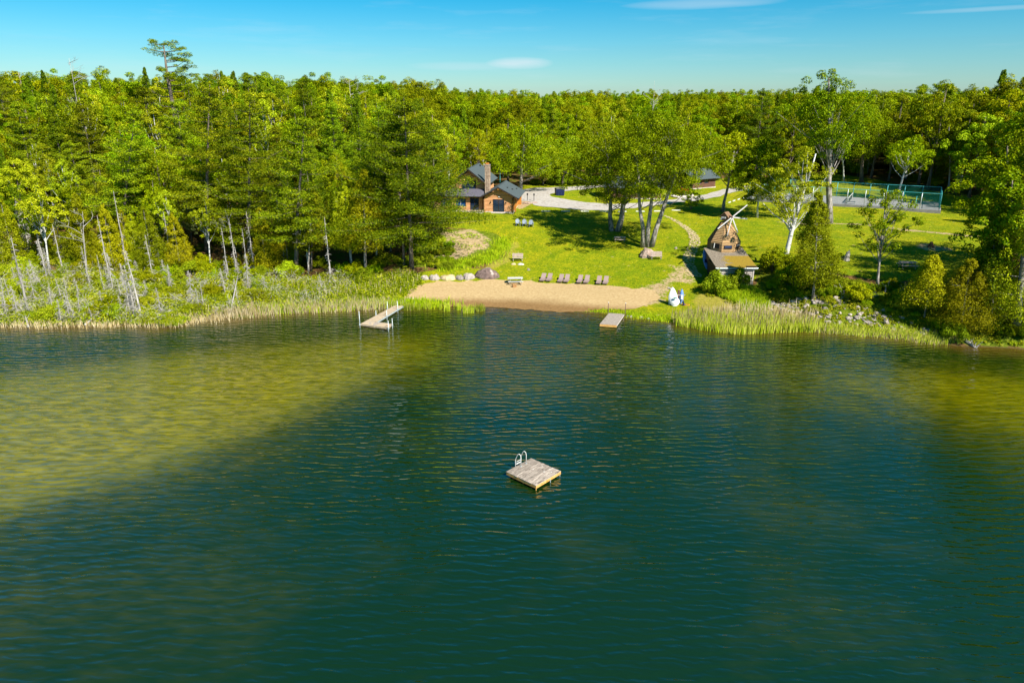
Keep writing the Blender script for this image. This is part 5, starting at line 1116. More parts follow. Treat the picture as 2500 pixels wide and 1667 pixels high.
o = thing('paddle_boat', 'rounded white plastic boat tipped on its side below the upright dinghy', 'boat', (b0[0] + .1, b0[1] - .35, b0[2])); h_ = MB(); hull(h_, 1.35, 1.3, .55, 9, 10, (1, 1)); hh = h_.build('hull', M['hull'], o, True, (0, 0, .52), (R(60), 0, R(0))); q = MB(); q.box((0, -.12, 1.02), (.42, .26, .08)); q.build('green_hatch', M['green'], o)
o = thing('kayak', 'light blue kayak standing upright on the right side of the timber post rack', 'kayak', (b0[0] + 1.05, b0[1] + .2, b0[2])); h_ = MB(); hull(h_, 1.9, .52, .3); h_.build('hull', M['blue'], o, True, (0, 0, 1.05), (R(80), 0, R(-14)))
q = MB(); q.box((.02, -.22, 1.0), (.26, .12, .55)); q.build('cockpit', M['hull'], o)
o = thing('boots', 'dark blue wading gear heaped at the foot of the light blue kayak', 'gear', (b0[0] + 1.3, b0[1] - .45, b0[2])); q = MB(); q.blob((0, 0, .1), (.28, .2, .18), 3); q.blob((-.1, .1, .35), (.12, .12, .3), 5); q.build('fabric', M['navy'], o, True)
o = thing('life_ring', 'orange hose loop lying on the grass right of the stored boats', 'hose', (b0[0] + 1.55, b0[1] - .25, b0[2] + .05)); q = MB(); q.tube([(.5 * math.cos(a), .4 * math.sin(a), .03) for a in np.linspace(0, 6.1, 16)], .045, 6); q.build('loop', M['orangep'], o, True)

# ------------------------------------------------------------------ lawn furniture
def ground_at(o, u, v, rz=0): b = pix(u, v); o.location = b; o.rotation_euler = (0, 0, rz); return o
def make_lounger():
    r = thing('sun_lounger', 'x', 'sun lounger'); q = MB()
    prof = [(-1.0, .30), (-.62, .33), (-.2, .31), (.08, .33), (.55, .62), (.95, .88)]
    for a, b in zip(prof[:-1], prof[1:]): q.beam((0, a[0], a[1]), (0, b[0], b[1]), .62, .07)
    q.build('seat_panel', M['wicker'], r)
    s = MB()
    for x in (-.31, .31): s.beam((x, -1.0, .22), (x, .92, .22), .05, .10)
    s.beam((-.31, -1.0, .22), (.31, -1.0, .22), .05, .12); s.build('side_frame', M['wicker'], r)
    for x in (-.28, .28):
        for y in (-.9, .75): MB().box((x, y, .09), (.05, .05, .2)).build('leg', M['darkmetal'], r)
    MB().beam((-.25, .4, .22), (-.25, .75, .72), .03, .03).build('back_prop', M['darkmetal'], r)
    return r
lg = make_lounger(); LP = [(960, 800), (1080, 800), (1300, 818), (1415, 822), (1665, 835), (1795, 840), (2030, 850), (2160, 858)]
LL = ['first lounger, nearest the picnic table on the sand', 'second lounger, right one of the leftmost pair', 'third lounger, left one of the second pair', 'fourth lounger, right one of the second pair', 'fifth lounger, left one of the third pair', 'sixth lounger, right one of the third pair', 'seventh lounger, left one of the rightmost pair', 'eighth lounger, the one nearest the boats']
for i, (x, y) in enumerate(LP):
    b = pix(1200 + x / 7.84 + 3, 590 + y / 7.84 - 7); l = 'taupe wicker ' + LL[i].replace('lounger', 'sun lounger', 1) + ' along the beach'
    if i == 0: lg.location = b; lg.rotation_euler = (R(-2.5), 0, R(-14)); lg['label'] = l; lg['group'] = 'sun loungers in four pairs along the top of the beach'
    else: d = dup(lg, b, 0, l); d.rotation_euler = (R(-2.5), 0, R(-14 + random.uniform(-1.5, 1.5)))
def adirondack():
    r = thing('adirondack_chair', 'x', 'chair')
    for k in range(5): x = (k - 2) * .11; h = .98 - .05 * abs(k - 2) ** 1.6; MB().beam((x, .12, .30), (x * 1.08, .42, h), .10, .025).build('back_slat', M['chair'], r)
    for k in range(5): MB().beam((-.27, -.42 + k * .12, .40 - k * .03), (.27, -.42 + k * .12, .40 - k * .03), .10, .025).build('seat_slat', M['chair'], r)
    for x in (-.34, .34):
        MB().beam((x, -.44, .55), (x, .36, .55), .12, .03).build('armrest', M['chair'], r); MB().box((x * .9, -.38, .27), (.04, .12, .54)).build('leg', M['chair'], r); MB().beam((x * .85, .45, .04), (x * .85, -.3, .36), .04, .12).build('leg', M['chair'], r)
    return r
ad = adirondack()
for i, (u, v) in enumerate(((1264, 551), (1280.5, 552), (1296.5, 553.5))):
    l = ('left', 'middle', 'right')[i] + ' of three pale blue slatted garden chairs facing the lake'
    if i == 0: ground_at(ad, u, v, R(8)); ad['label'] = l; ad['group'] = 'three garden chairs in a row on the lawn'
    else: dup(ad, pix(u, v), R(8 - i * 4), l)
ad.scale = (1.15,) * 3
for c in COL.objects:
    if c.get('category') == 'chair': c.scale = (1.15,) * 3
def picnic(mat_top, lab, u, v, rz, sc=1.0, frame=M['oldwood']):
    r = thing('picnic_table', lab, 'picnic table', pix(u, v), rz); r.scale = (sc,) * 3
    pm = MB().box((0, 0, 0), (1.9, .145, .045)).mesh('board', mat_top)
    for k in range(5): link(pm, 'top_board', r, (0, -.31 + k * .155, .75))
    for s in (-1, 1):
        for k in range(2): link(pm, 'seat_board', r, (0, s * (.62 + k * .155), .44))
    for x in (-.7, .7):
        MB().beam((x, -.28, .72), (x, -.62, 0), .045, .10).build('leg', frame, r); MB().beam((x, .28, .72), (x, .62, 0), .045, .10).build('leg', frame, r)
        MB().beam((x + .03, -.76, .40), (x + .03, .76, .40), .04, .10).build('crossbar', frame, r)
    return r
M['paletable'] = stdmat('pale_grey_table', (.50, .52, .50), (.68, .68, .64), rough=.8, scale=4)
M['pinkwood'] = stdmat('pinkish_weathered_wood', (.44, .33, .30), (.64, .52, .46), rough=.85, scale=4, stretch=(1, 5, 1))
picnic(M['paletable'], 'pale grey picnic table at the edge of the sand near the big boulder', 1258, 693, R(4), 1.12)
picnic(M['pinkwood'], 'weathered picnic table in the shade edge below the two-trunked tree', 1513, 590, R(-6), .98, M['tanwood'])
picnic(M['pinkwood'], 'wooden picnic table on the right lawn behind the young maple', 2214, 655, R(-5), 1.1, M['tanwood'])
def bench(lab, u, v, rz, sc=1.0):
    r = thing('bench', lab, 'bench', pix(u, v), rz); r.scale = (sc,) * 3
    for k in range(3): MB().box((0, -.30 + .15 * k, .45), (1.5, .13, .04)).build('seat_board', M['pinkwood'], r)
    for k in range(3): MB().beam((-.75, .17 + k * .05, .60 + k * .17), (.75, .17 + k * .05, .60 + k * .17), .04, .15).build('back_board', M['pinkwood'], r)
    for x in (-.62, .62): MB().box((x, -.25, .22), (.08, .08, .42)).build('leg', M['oldwood'], r); MB().beam((x, .12, 0), (x, .34, 1.0), .07, .07).build('leg', M['oldwood'], r)
bench('pinkish wooden bench on the lawn above two flat white stones', 1264, 637, R(0), 1.1)
bench('wooden bench beside the boulder at the foot of the three-trunked tree', 1602, 633, R(-3), 1.12)
M['firelog'] = stdmat('brown_cut_log', (.30, .14, .05), (.50, .28, .12), rough=.85, scale=4)
for i, (u, v, h) in enumerate(((1253.5, 702, .52), (1258, 701.5, .45))): q = MB(); q.tube([(0, 0, 0), (0, 0, h)], [.19, .17], 9); q = q.build('log_stool', M['firelog'], None, False, pix(u, v)); tag(q, ('taller brown log stool in front of the pale picnic table', 'shorter brown log stool right of the taller one')[i], 'stool')
# rocks
def rock(u, v, wpx, hpx, lab, mat, seed, rough=.13, name='rock', group=None, cat='rock', sink=.1, dpt=.75, seg=11):
    b = pix(u, v); d = b[1] * .946 + (25 - b[2]) * .324; w = wpx / FPX * d; h = hpx / FPX * d; q = MB(); q.blob((0, 0, 0), (w / 2, w / 2 * dpt, h), seed, rough, seg, 7)
    q = q.build(name, mat, None, False, (b[0], b[1], b[2] - sink * h)); tag(q, lab, cat, group); return q
rock(1190, 676, 60, 24, 'huge dark purple-brown boulder with pale rim at the top of the beach', M['bigrock'], 21, .10, 'boulder', cat='boulder')
RW = [(285, 485, 62, 20), (390, 488, 95, 30), (510, 475, 115, 42), (645, 478, 150, 56), (840, 474, 215, 46), (1010, 480, 120, 52), (1145, 470, 150, 66)]
RL = ['smallest pale stone at the far left end of the boulder row', 'low rounded stone, second in the boulder row', 'white humped stone, third in the boulder row', 'grey double-humped stone in the middle of the boulder row', 'long flat pinkish boulder in the row', 'blocky pale boulder between the pinkish and the blue-grey one', 'blue-grey round boulder next to the huge dark boulder']
for i, (x, y, w, h) in enumerate(RW): rock(950 + x / 5.88, 600 + y / 5.88, w / 5.88 * 1.14, h / 5.88 * 1.25, RL[i], M['stone'] if i != 4 else M['pathstone'], 30 + i, .12, 'boulder', 'row of boulders above the beach', 'boulder')
rock(1253.5, 646, 14, 4, 'flat tan stone lying left below the lawn bench', M['pathstone'], 41, .08); rock(1271.5, 646, 17, 4, 'flat white stone lying right below the lawn bench', M['whitewash'], 42, .08)
rock(1580, 627, 36, 22, 'pink-brown boulder at the foot of the three-trunked tree', M['pinkrock'], 43, .18, 'boulder', cat='boulder')
rock(1568, 622, 14, 12, 'smaller rock leaning on the left of the pink-brown boulder', M['pinkrock'], 44, .2)
for i, (u, v, w, h) in enumerate(((1640, 706, 14, 4), (1633, 704, 8, 3), (1650, 608, 8, 5), (1565, 776, 10, 4), (1583, 779, 8, 3), (1532, 773, 5, 3), (1541, 774, 6, 4), (1290, 660, 8, 5), (1885, 742, 16, 8), (1910, 760, 22, 10), (1878, 760, 24, 9))):
    rock(u, v, w, h, ['pale flat stone in the dirt above the stored boats', 'small pale stone left of the flat one above the boats', 'tan stone in the lawn left of the stone path', 'white stone at the waterline right of the short dock', 'second white stone farther right at the waterline', 'tiny pale stone beside the short dock post', 'small white stone in the shallows by the short dock', 'tan stone in the lawn above the first loungers', 'slanted grey slab on the bank behind the reeds', 'light grey rock behind the right reed bed', 'tan slab half buried in the reeds on the right'][i], M['stone'], 50 + i, .14)
# tree stumps on the right lawn and the fire pit
o = thing('tree_stump', 'tall leaning grey tree stump on the right lawn', 'stump', pix(2066, 636)); q = MB(); q.tube([(0, 0, -.1), (.02, 0, .5), (.14, 0, 1.15)], [.48, .33, .24], 9); q.build('trunk', M['palebark'], o); q = MB(); q.tube([(.14, 0, 1.1), (.24, 0, 1.45)], [.15, .04], 5); q.build('splinter', M['palebark'], o)
o = thing('tree_stump', 'low weed-grown stump just left of the tall leaning stump', 'stump', pix(2054, 633)); q = MB(); q.tube([(0, 0, -.1), (-.1, 0, .5)], [.34, .26], 8); q.build('trunk', M['palebark'], o); link(leaf_mesh('ivy', clumps(np.random.default_rng(2), np.array([[-.1, 0, .3], [.2, -.1, .2], [-.2, -.1, .6]]), np.array([.3, .3, .3]), 30), M['maple']), 'ivy', o)
fp = pix(2272, 604); o = thing('fire_pit', 'teepee of split firewood on the sandy fire ring', 'fire pit', fp)
for k in range(9): a = k * .7; q = MB(); q.beam((.5 * math.cos(a), .4 * math.sin(a), 0), (.08 * math.cos(a), .08 * math.sin(a), .8), .1, .1); q.build('firewood', M['rust'] if k % 2 else M['firelog'], o)
rock(2263, 611, 14, 6, 'pale stone at the edge of the fire ring', M['pathstone'], 71)
# white parking curbs
cm = MB().box((0, 0, .08), (1.75, .2, .17), taper=.92).mesh('parking_curb', M['whitepaint']); CP = [(1333, 515.5), (1381, 515.5), (1427, 516), (1475, 516), (1519, 516.5), (1563, 516), (1607, 515.5), (1650, 513.5)]
names = ['first', 'second', 'third', 'fourth', 'fifth', 'sixth', 'seventh', 'eighth']
for i, (u, v) in enumerate(CP):
    q = link(cm, 'parking_curb', None, pix(u, v + 1), (0, 0, R(1))); tag(q, 'white parking curb on the grass below the drive, %s from the left' % names[i], 'curb', 'white parking curbs in a row below the drive')
for i, (u, v) in enumerate([(1781, 495), (1792, 491), (1803.5, 487.5), (1815, 484.5), (1825, 481.5), (1834, 478)]):
    q = link(cm, 'parking_curb', None, pix(u, v), (0, 0, R(58))); q.scale = (.9, 1, 1); tag(q, 'white parking curb in the slanting row left of the tennis court, %s counted from the dark leaning trunk' % names[i], 'curb', 'white curbs slanting towards the tennis court')
# dumpster by the drive
o = thing('waste_bin', 'dark navy waste container with lid on the gravel drive', 'bin', pix(1366, 477), R(12)); q = MB(); q.box((0, 0, .75), (1.75, 1.3, 1.4), taper=1.08); q.build('body', M['navy'], o); q = MB(); q.box((0, 0, 1.50), (1.95, 1.5, .14), taper=.9); q.build('lid', M['darkmetal'], o)
for x in (-.6, 0, .6): MB().box((x, -.7, .75), (.08, .08, 1.3)).build('rib', M['navy'], o)
# ------------------------------------------------------------------ tennis court
cA = Vector(pix(2291, 521)); u1 = Vector((-.87, .50, 0)).normalized(); u2 = Vector((.50, .87, 0)).normalized(); LC, WC = 35.0, 12.5; zc = 0
zc = max(H(*(cA + u1 * a_ + u2 * b_)[:2]) for a_ in range(-1, 37, 2) for b_ in range(-1, 14, 2)) + .05
def cp_(a, b, z=0): p = cA + u1 * a + u2 * b; return Vector((p.x, p.y, zc + z))
sq = MB(); sq.prism([tuple(cp_(-.3, -.3, -1.2)), tuple(cp_(-.3, WC + .3, -1.2)), tuple(cp_(LC + .3, WC + .3, -1.2)), tuple(cp_(LC + .3, -.3, -1.2))], (0, 0, 1.2)); tag(sq.build('tennis_court', M['asphalt']), 'grey hard tennis court surface', kind='structure')
ln = MB()
def line(a, b): 
    d = (b - a).normalized(); s = Vector((-d.y, d.x, 0)) * .04; ln.add([a + s + Vector((0, 0, .004)), b + s + Vector((0, 0, .004)), b - s + Vector((0, 0, .004)), a - s + Vector((0, 0, .004))], [(0, 1, 2, 3)])
for bb in (1.2, 2.4, WC - 2.4, WC - 1.2): line(cp_(5, bb), cp_(LC - 6, bb))
for aa in (5, 10.5, 23, LC - 6): line(cp_(aa, 1.2), cp_(aa, WC - 1.2))
line(cp_(10.5, WC / 2), cp_(23, WC / 2)); tag(ln.build('court_markings', M['whitepaint']), 'white painted court lines', kind='structure')
fen = thing('court_fence', 'tall teal chain-link fence around the tennis court', 'fence', tuple(cA)); O = -Vector((cA.x, cA.y, cA.z)); Hh = 3.0
def fside(a0, b0_, a1, b1, n, h=Hh, mid=False):
    P = cp_(a0, b0_) + O; Q = cp_(a1, b1) + O
    for i in range(n + 1):
        p = P.lerp(Q, i / n); MB().tube([p + Vector((0, 0, -.4)), p + Vector((0, 0, h))], .065, 6).build('post', M['teal'] if b0_ != 0 or b1 != 0 else M['steel'], fen, True)
    MB().tube([P + Vector((0, 0, h)), Q + Vector((0, 0, h))], .05, 5).build('top_rail', M['teal'], fen)
    for i in range(n):
        p = P.lerp(Q, i / n); q = P.lerp(Q, (i + 1) / n); m_ = MB(); m_.add([p + Vector((0, 0, .03)), q + Vector((0, 0, .03)), q + Vector((0, 0, h)), p + Vector((0, 0, h))], [(0, 1, 2, 3)]); m_.build('mesh_panel', M['chain'], fen)
fside(0, 0, LC, 0, 11); fside(0, WC, LC, WC, 11); fside(0, 0, 0, WC, 7); fside(LC, 0, LC, WC, 4)
fside(4.0, 0.1, 4.0, 1.2, 1, 2.2)
nn = thing('tennis_net', 'sagging tennis net with white top band', 'net', tuple(cp_(15.8, WC / 2)), arot(u2)); wn_ = WC - 3.2
for s in (-1, 1): MB().tube([(s * wn_ / 2, 0, 0), (s * wn_ / 2, 0, 1.15)], .05, 6).build('net_post', M['whitepaint'], nn)
m_ = MB(); m_.add([(-wn_ / 2, 0, .04), (wn_ / 2, 0, .04), (wn_ / 2, 0, 1.02), (-wn_ / 2, 0, 1.02)], [(0, 1, 2, 3)]); m_.build('mesh', M['net'], nn); MB().box((0, 0, 1.07), (wn_, .08, .13)).build('top_band', M['whitepaint'], nn)
bq = thing('bench', 'small dark bench inside the court fence below the net', 'bench', tuple(cp_(15.2, 1.1)), arot(u1)); MB().box((0, 0, .45), (1.6, .35, .06)).build('seat', M['navy'], bq)
for x in (-.7, .7): MB().box((x, 0, .21), (.06, .3, .42)).build('leg', M['steel'], bq)
hq = pix(1906, 489); hp = thing('basketball_hoop', 'white basketball backboard with red rim at the far left of the court', 'basketball hoop', hq); MB().tube([(0, 0, 0), (0, .0, 2.9)], .06, 6).build('pole', M['teal'], hp)
MB().box((-.1, -.2, 3.1), (.95, .05, .75)).build('backboard', M['whitepaint'], hp); q = MB(); q.tube([(.26 * math.cos(a), -.55 + .26 * math.sin(a), 2.8) for a in np.linspace(0, 6.28, 13)], .03, 4); q.build('rim', M['orangep'], hp); q = MB(); q.tube([(0, -.55, 2.8), (0, -.55, 2.35)], [.24, .12], 8, False); q.build('net', M['orangep'], hp)

# ------------------------------------------------------------------ stone path
PC = cr([pix(u, v)[:2] for u, v in ((1622, 527), (1650, 540), (1673, 555), (1690, 572), (1697, 590), (1690, 608), (1682, 625), (1683, 645), (1690, 662), (1702, 676))], 8)
rr = random.Random(9); stn = MB(); w0 = .42
for i in range(len(PC) - 1):
    a = np.array(PC[i]); b = np.array(PC[i + 1]); d = b - a; L_ = np.linalg.norm(d); d /= L_; s = np.array([-d[1], d[0]]); w = .28 + .52 * min(1, i / 30); nrow = max(1, round(L_ / .36)); nc = max(2, int(w * 2 / .33))
    for r_ in range(nrow):
        for c_ in range(nc):
            p = a + d * L_ * (r_ + .5) / nrow + s * ((c_ + .5) / nc * 2 - 1) * w + np.array([rr.uniform(-.17, .17), rr.uniform(-.17, .17)]); rad_ = rr.uniform(.11, .24); k = rr.randint(5, 7); z = H(p[0], p[1]); a0 = rr.uniform(0, 6)
            stn.prism([(p[0] + rad_ * rr.uniform(.85, 1.15) * math.cos(a0 + 6.283 * j / k), p[1] + rad_ * 1.1 * math.sin(a0 + 6.283 * j / k), z - .02) for j in range(k)], (0, 0, rr.uniform(.05, .09)))
q = stn.build('stone_path', M['pathstone']); tag(q, 'curving path of small pale flagstones across the lawn', kind='structure')
# scattered rocks of the right bank
M['palerock'] = stdmat('pale_bank_rock', (.24, .20, .17), (.54, .47, .42), rough=.9, scale=3, objvar=.2)
RK = []
for k in range(5): mb = MB(); mb.blob((0, 0, 0), (.5, .4, .34), 300 + k, .2, 7, 5); RK.append(mb.mesh('rock', M['palerock']))
BZ = [pxpoly(p) for p in ([(1880, 740), (1960, 728), (2080, 735), (2160, 760), (2190, 790), (2120, 800), (1990, 790), (1900, 772)], [(2110, 740), (2200, 775), (2290, 815), (2280, 826), (2180, 812), (2100, 790)], [(1900, 735), (1995, 720), (2060, 730), (2040, 750), (1930, 755)])]
cnt = 0
while cnt < 290:
    z_ = BZ[rr.choice((0, 0, 1, 2))]; xs = [p[0] for p in z_]; ys = [p[1] for p in z_]; x = rr.uniform(min(xs), max(xs)); y = rr.uniform(min(ys), max(ys))
    if not bool(inpoly(x, y, z_)): continue
    s = .22 + .75 * rr.random() ** 2.6; q = link(rr.choice(RK), 'rock', None, (x, y, H(x, y) + .05 * s), (0, 0, rr.uniform(0, 6.28))); q.scale = (s, s, s * rr.uniform(.7, 1.1)); tag(q, 'pale grey rock among the weeds of the right bank', 'rock', 'loose rocks on the right bank'); cnt += 1

# ------------------------------------------------------------------ shrubs (each its own thing)
SB = {'a': shrub(500, 2.0, 1.3, 30, 60, 'lime', (.08, .18)), 'b': shrub(501, 1.6, 1.5, 34, 55, 'brush', (.07, .17)), 'c': shrub(502, 2.4, 1.4, 34, 60, 'oak', (.08, .19)), 'd': shrub(503, 1.4, 1.2, 28, 55, 'maple', (.07, .16)), 'e': shrub(504, 1.0, 1.2, 24, 50, 'grassblade', (.07, .15))}
def bush(k, u, v, s, lab, group=None, sz=1.0):
    b = pix(u, v); treething(SB[k], 'shrub', lab, 'shrub', (b[0], b[1], b[2] - .1), rr.uniform(0, 6.28), (s, s, s * sz), group, ('stem', 'foliage'))
for x_, y_, s_, sz_, lb_ in ((27.0, 89.6, 1.25, 1.35, 'bright leafy shrub growing at the left front corner of the shed'), (28.6, 89.6, .95, 1.2, 'smaller bright shrub between the corner shrub and the tall middle one'), (30.1, 89.8, 1.05, 1.55, 'tall bright shrub hiding the middle of the shed front')):
    treething(SB['a'], 'shrub', lb_, 'shrub', (x_, y_, H(x_, y_) - .1), x_, (s_, s_, s_ * sz_), None, ('stem', 'foliage'))
bush('c', 1885, 664, 1.2, 'tall dark shrub standing against the right side of the shed', sz=1.3); bush('c', 1925, 684, 1.2, 'tall dark shrub between the shed and the leaning birch', sz=1.3); bush('c', 1935, 705, 1.4, 'wide dark shrub at the foot of the leaning birch', sz=1.1); bush('c', 1890, 706, .7, 'dark shrub in front of the right shed corner'); bush('c', 1905, 650, 1.1, 'dark shrub at the back right of the shed'); bush('c', 1962, 690, 1.3, 'dark shrub left of the tall bank cedar', sz=1.2)
GB = 'shrubs covering the right bank'
for i in range(46):
    u = rr.uniform(1895, 2330); v = rr.uniform(690, 738) + max(0, (u - 2050) * .10); bush(rr.choice('bdcdbe'), u, v, rr.uniform(.45, .95), 'leafy green shrub on the right bank between lawn and rocks', GB)
for i in range(26):
    u = rr.uniform(1980, 2480); v = 735 + (u - 1980) * .16 + rr.uniform(-12, 40); bush(rr.choice('bde'), u, v, rr.uniform(.22, .5), 'low green bush on the rocky slope above the right waterline', 'low bushes above the right waterline')
for i in range(16):
    u = rr.uniform(2290, 2520); v = rr.uniform(765, 828); bush(rr.choice('abd'), u, v, rr.uniform(.6, 1.0), 'dense bright shrub under the cedars at the right shore', 'shrubs under the right shore cedars')
GL = 'low shrubs of the left marsh'
for i in range(95):
    u = rr.uniform(-20, 660); v = rr.uniform(672, 775) if u < 520 else rr.uniform(680, 745); bush(rr.choice('abcdbe'), u, v, rr.uniform(.45, 1.25), 'bushy yellow-green shrub in the left marsh', GL, .9)
for i in range(20):
    u = 352 + rr.uniform(-22, 95); v = 786 + rr.uniform(-6, 12) ; bush('b', u, v, rr.uniform(.45, .75), 'rounded bright bush on the small marsh point reaching into the lake', 'bushes of the small marsh point', .75)
for i in range(80):
    u = rr.uniform(-20, 960); v = 652 + rr.uniform(-10, 22) + (10 if 500 < u < 900 else 0); bush(rr.choice('abdcad'), u, v, rr.uniform(.6, 1.25), 'young leafy bush at the foot of the left forest', 'bushes at the foot of the left forest')
for i in range(26):
    u = rr.uniform(985, 1100); v = rr.uniform(585, 655); bush(rr.choice('adbe'), u, v, rr.uniform(.4, .85), 'green bush on the slope under the cabin pine', 'bushes on the slope under the cabin pine')
for i in range(15):
    u = rr.uniform(1090, 1225); v = 655 - abs(u - 1130) * .35 + rr.uniform(-10, 3) - (10 if u > 1190 else 0); bush(rr.choice('ee'), u, v, rr.uniform(.5, .8), 'bright green grassy clump along the edge of the dirt mound', 'grassy clumps edging the dirt mound')
for i in range(60):
    u = rr.choice((rr.uniform(1300, 1560), rr.uniform(1560, 2350))); b = None
    if u < 1560: v = 450 + rr.uniform(-6, 1)
    elif u < 1850: v = 440 + rr.uniform(-5, 4)
    else: v = (424 if u < 2150 else 424 + (u - 2150) * .22) + rr.uniform(-6, 4)
    bush(rr.choice('acdd'), u, v, rr.uniform(.8, 1.5), 'bush at the edge of the back woods', 'bushes at the edge of the back woods')

# ------------------------------------------------------------------ ground cover masses
def sample(poly, n, g):
    xs = [p[0] for p in poly]; ys = [p[1] for p in poly]; X = g.uniform(min(xs), max(xs), n * 4); Y = g.uniform(min(ys), max(ys), n * 4); k = inpoly(X, Y, poly); X, Y = X[k][:n], Y[k][:n]; return X, Y
def cover(name, poly, n, per, hlo, hhi, mats, lab, seed, size=(.05, .12), thr=None):
    g = np.random.default_rng(seed); X, Y = sample(poly, n, g); Z = hgt(X, Y); m_ = np.sin(X * .8 + 1) * np.sin(Y * 1.1) + .5 * np.sin(X * 2.1 + Y * 1.7)
    hh = hlo + (hhi - hlo) * np.clip(.5 + .4 * m_ + g.normal(0, .15, len(X)), 0, 1)
    if thr is not None: k = m_ > thr; X, Y, Z, hh = X[k], Y[k], Z[k], hh[k]
    c = np.stack([X, Y, Z + hh * .6], 1); V = []
    d = g.normal(size=(len(c), per, 3)); d /= np.linalg.norm(d, axis=2, keepdims=True); off = d * (hh * .55)[:, None, None] * np.array([1.1, 1.1, .8]); C = (c[:, None] + off).reshape(-1, 3)
    Nn = (d * .6 + np.array([0, 0, .7]) + g.normal(0, .4, d.shape)).reshape(-1, 3); V = leaf_quads(C, Nn, g.uniform(size[0], size[1], len(C)), .6, g)
    o = link(leaf_mesh(name, V, M[mats]), name); tag(o, lab, kind='stuff'); return o
cover('marsh_brush', Z_MARSH, 9000, 15, .25, 1.2, 'brush', 'low yellow-green brush covering the left marsh', 1, (.05, .12))
cover('marsh_brush', Z_MARSH, 3000, 14, .3, 1.4, 'lime', 'fresh lime green brush tufts scattered in the left marsh', 2, (.05, .12))
g = np.random.default_rng(77); X, Y = sample(Z_MARSH, 2100, g); k_ = (Y < shore(X) + 24) & (X < -22) & (np.sin(X * .7) + np.sin(Y * .9 + X * .3) > -.4); X, Y = X[k_], Y[k_]; n_ = len(X)
c_ = np.repeat(np.stack([X, Y, hgt(X, Y) + g.uniform(.2, 1.3, n_)], 1), 9, 0); d_ = g.normal(0, 1, c_.shape) * np.array([.5, .5, .45]); s_ = np.cross(d_, g.normal(size=d_.shape)); s_ /= np.linalg.norm(s_, axis=1, keepdims=True) + 1e-6; s_ *= .016
c_ += g.normal(0, .25, c_.shape); Vt = np.stack([c_ - s_, c_ + s_, c_ + d_], 1).reshape(-1, 3); q = link(mesh_np('dead_twigs', Vt, np.arange(len(Vt)).reshape(-1, 3), M['dead']), 'dead_twigs'); tag(q, 'tangle of grey dead twigs among the marsh brush', kind='stuff')
cover('bank_weeds', Z_BANK, 4200, 13, .10, .45, 'brush', 'weeds and low growth on the right bank', 3, (.05, .11), -.5)
cover('mound_weeds', Z_MOUND, 1100, 12, .1, .4, 'grassblade', 'weeds on the mound below the cabin', 4, (.04, .10), .15)
def blades(name, X, Y, hlo, hhi, wd, mat, lab, seed, leanv=.25, z0=None, per=1):
    g = np.random.default_rng(seed); n = len(X); Z = np.maximum(hgt(X, Y), -.15) if z0 is None else np.full(n, z0); h = g.uniform(hlo, hhi, n); a = g.uniform(0, 6.28, n); ln_ = g.normal(0, leanv, (n, 2)) * h[:, None]; w = wd * g.uniform(.6, 1.3, n)
    sx_ = np.cos(a) * w; sy = np.sin(a) * w * .4; B = np.stack([X, Y, Z], 1); S = np.stack([sx_, sy, 0 * w], 1); Md = B + np.stack([ln_[:, 0] * .35, ln_[:, 1] * .35, h * .6], 1); T = B + np.stack([ln_[:, 0], ln_[:, 1], h], 1)
    V = np.stack([B - S, B + S, Md + S * .8, T, Md - S * .8], 1).reshape(-1, 3); me = mesh_np(name, V, np.arange(n * 5).reshape(n, 5), M[mat]); o = link(me, name); tag(o, lab, kind='stuff'); return o
for q_ in COL.objects:
    if q_.name.startswith(('branches', 'branch_stubs')): q_['kind'] = 'stuff'
g = np.random.default_rng(21)
def strip(pts, n, jit):   # points scattered around a pixel polyline on the water or ground
    P = np.array([pix(u, v)[:2] for u, v in pts]); i = g.integers(0, len(P) - 1, n); f = g.random(n)[:, None]; Q = P[i] * (1 - f) + P[i + 1] * f + g.normal(0, 1, (n, 2)) * np.array(jit); return Q[:, 0], Q[:, 1]
RB = pxpoly([(1640, 786), (1700, 776), (1800, 778), (1900, 782), (1960, 790), (2000, 800), (2010, 812), (1950, 812), (1900, 814), (1860, 816), (1800, 818), (1740, 812), (1690, 804), (1650, 796)])
X, Y = sample(RB, 3600, g); blades('reeds', X, Y, .8, 1.5, .035, 'reed', 'bed of bright green reeds standing in the water at the right shore', 5, .12)
X, Y = sample(RB, 1500, g); blades('dry_reeds', X, Y + .8, 1.0, 1.7, .03, 'drygrass', 'pale dead reed stalks mixed into the right reed bed', 6, .08)
X, Y = strip([(1750, 772), (1830, 768), (1900, 775), (1960, 785)], 900, (1.5, 1.0)); blades('dry_reeds', X, Y, .9, 1.5, .03, 'drygrass', 'pale dead stalks behind the right reed bed', 7, .08)
X, Y = strip([(1990, 805), (2080, 812), (2150, 818), (2240, 826), (2300, 838)], 2600, (1, .5)); blades('reeds', X, Y, .35, .9, .03, 'reed', 'thin fringe of reeds along the right waterline', 8, .2)
X, Y = strip([(1990, 806), (2080, 814), (2150, 820), (2240, 828), (2300, 840)], 1700, (1, .35)); blades('dry_grass', X, Y, .25, .6, .03, 'drygrass', 'straw-coloured grass fringe along the right waterline', 9, .4)
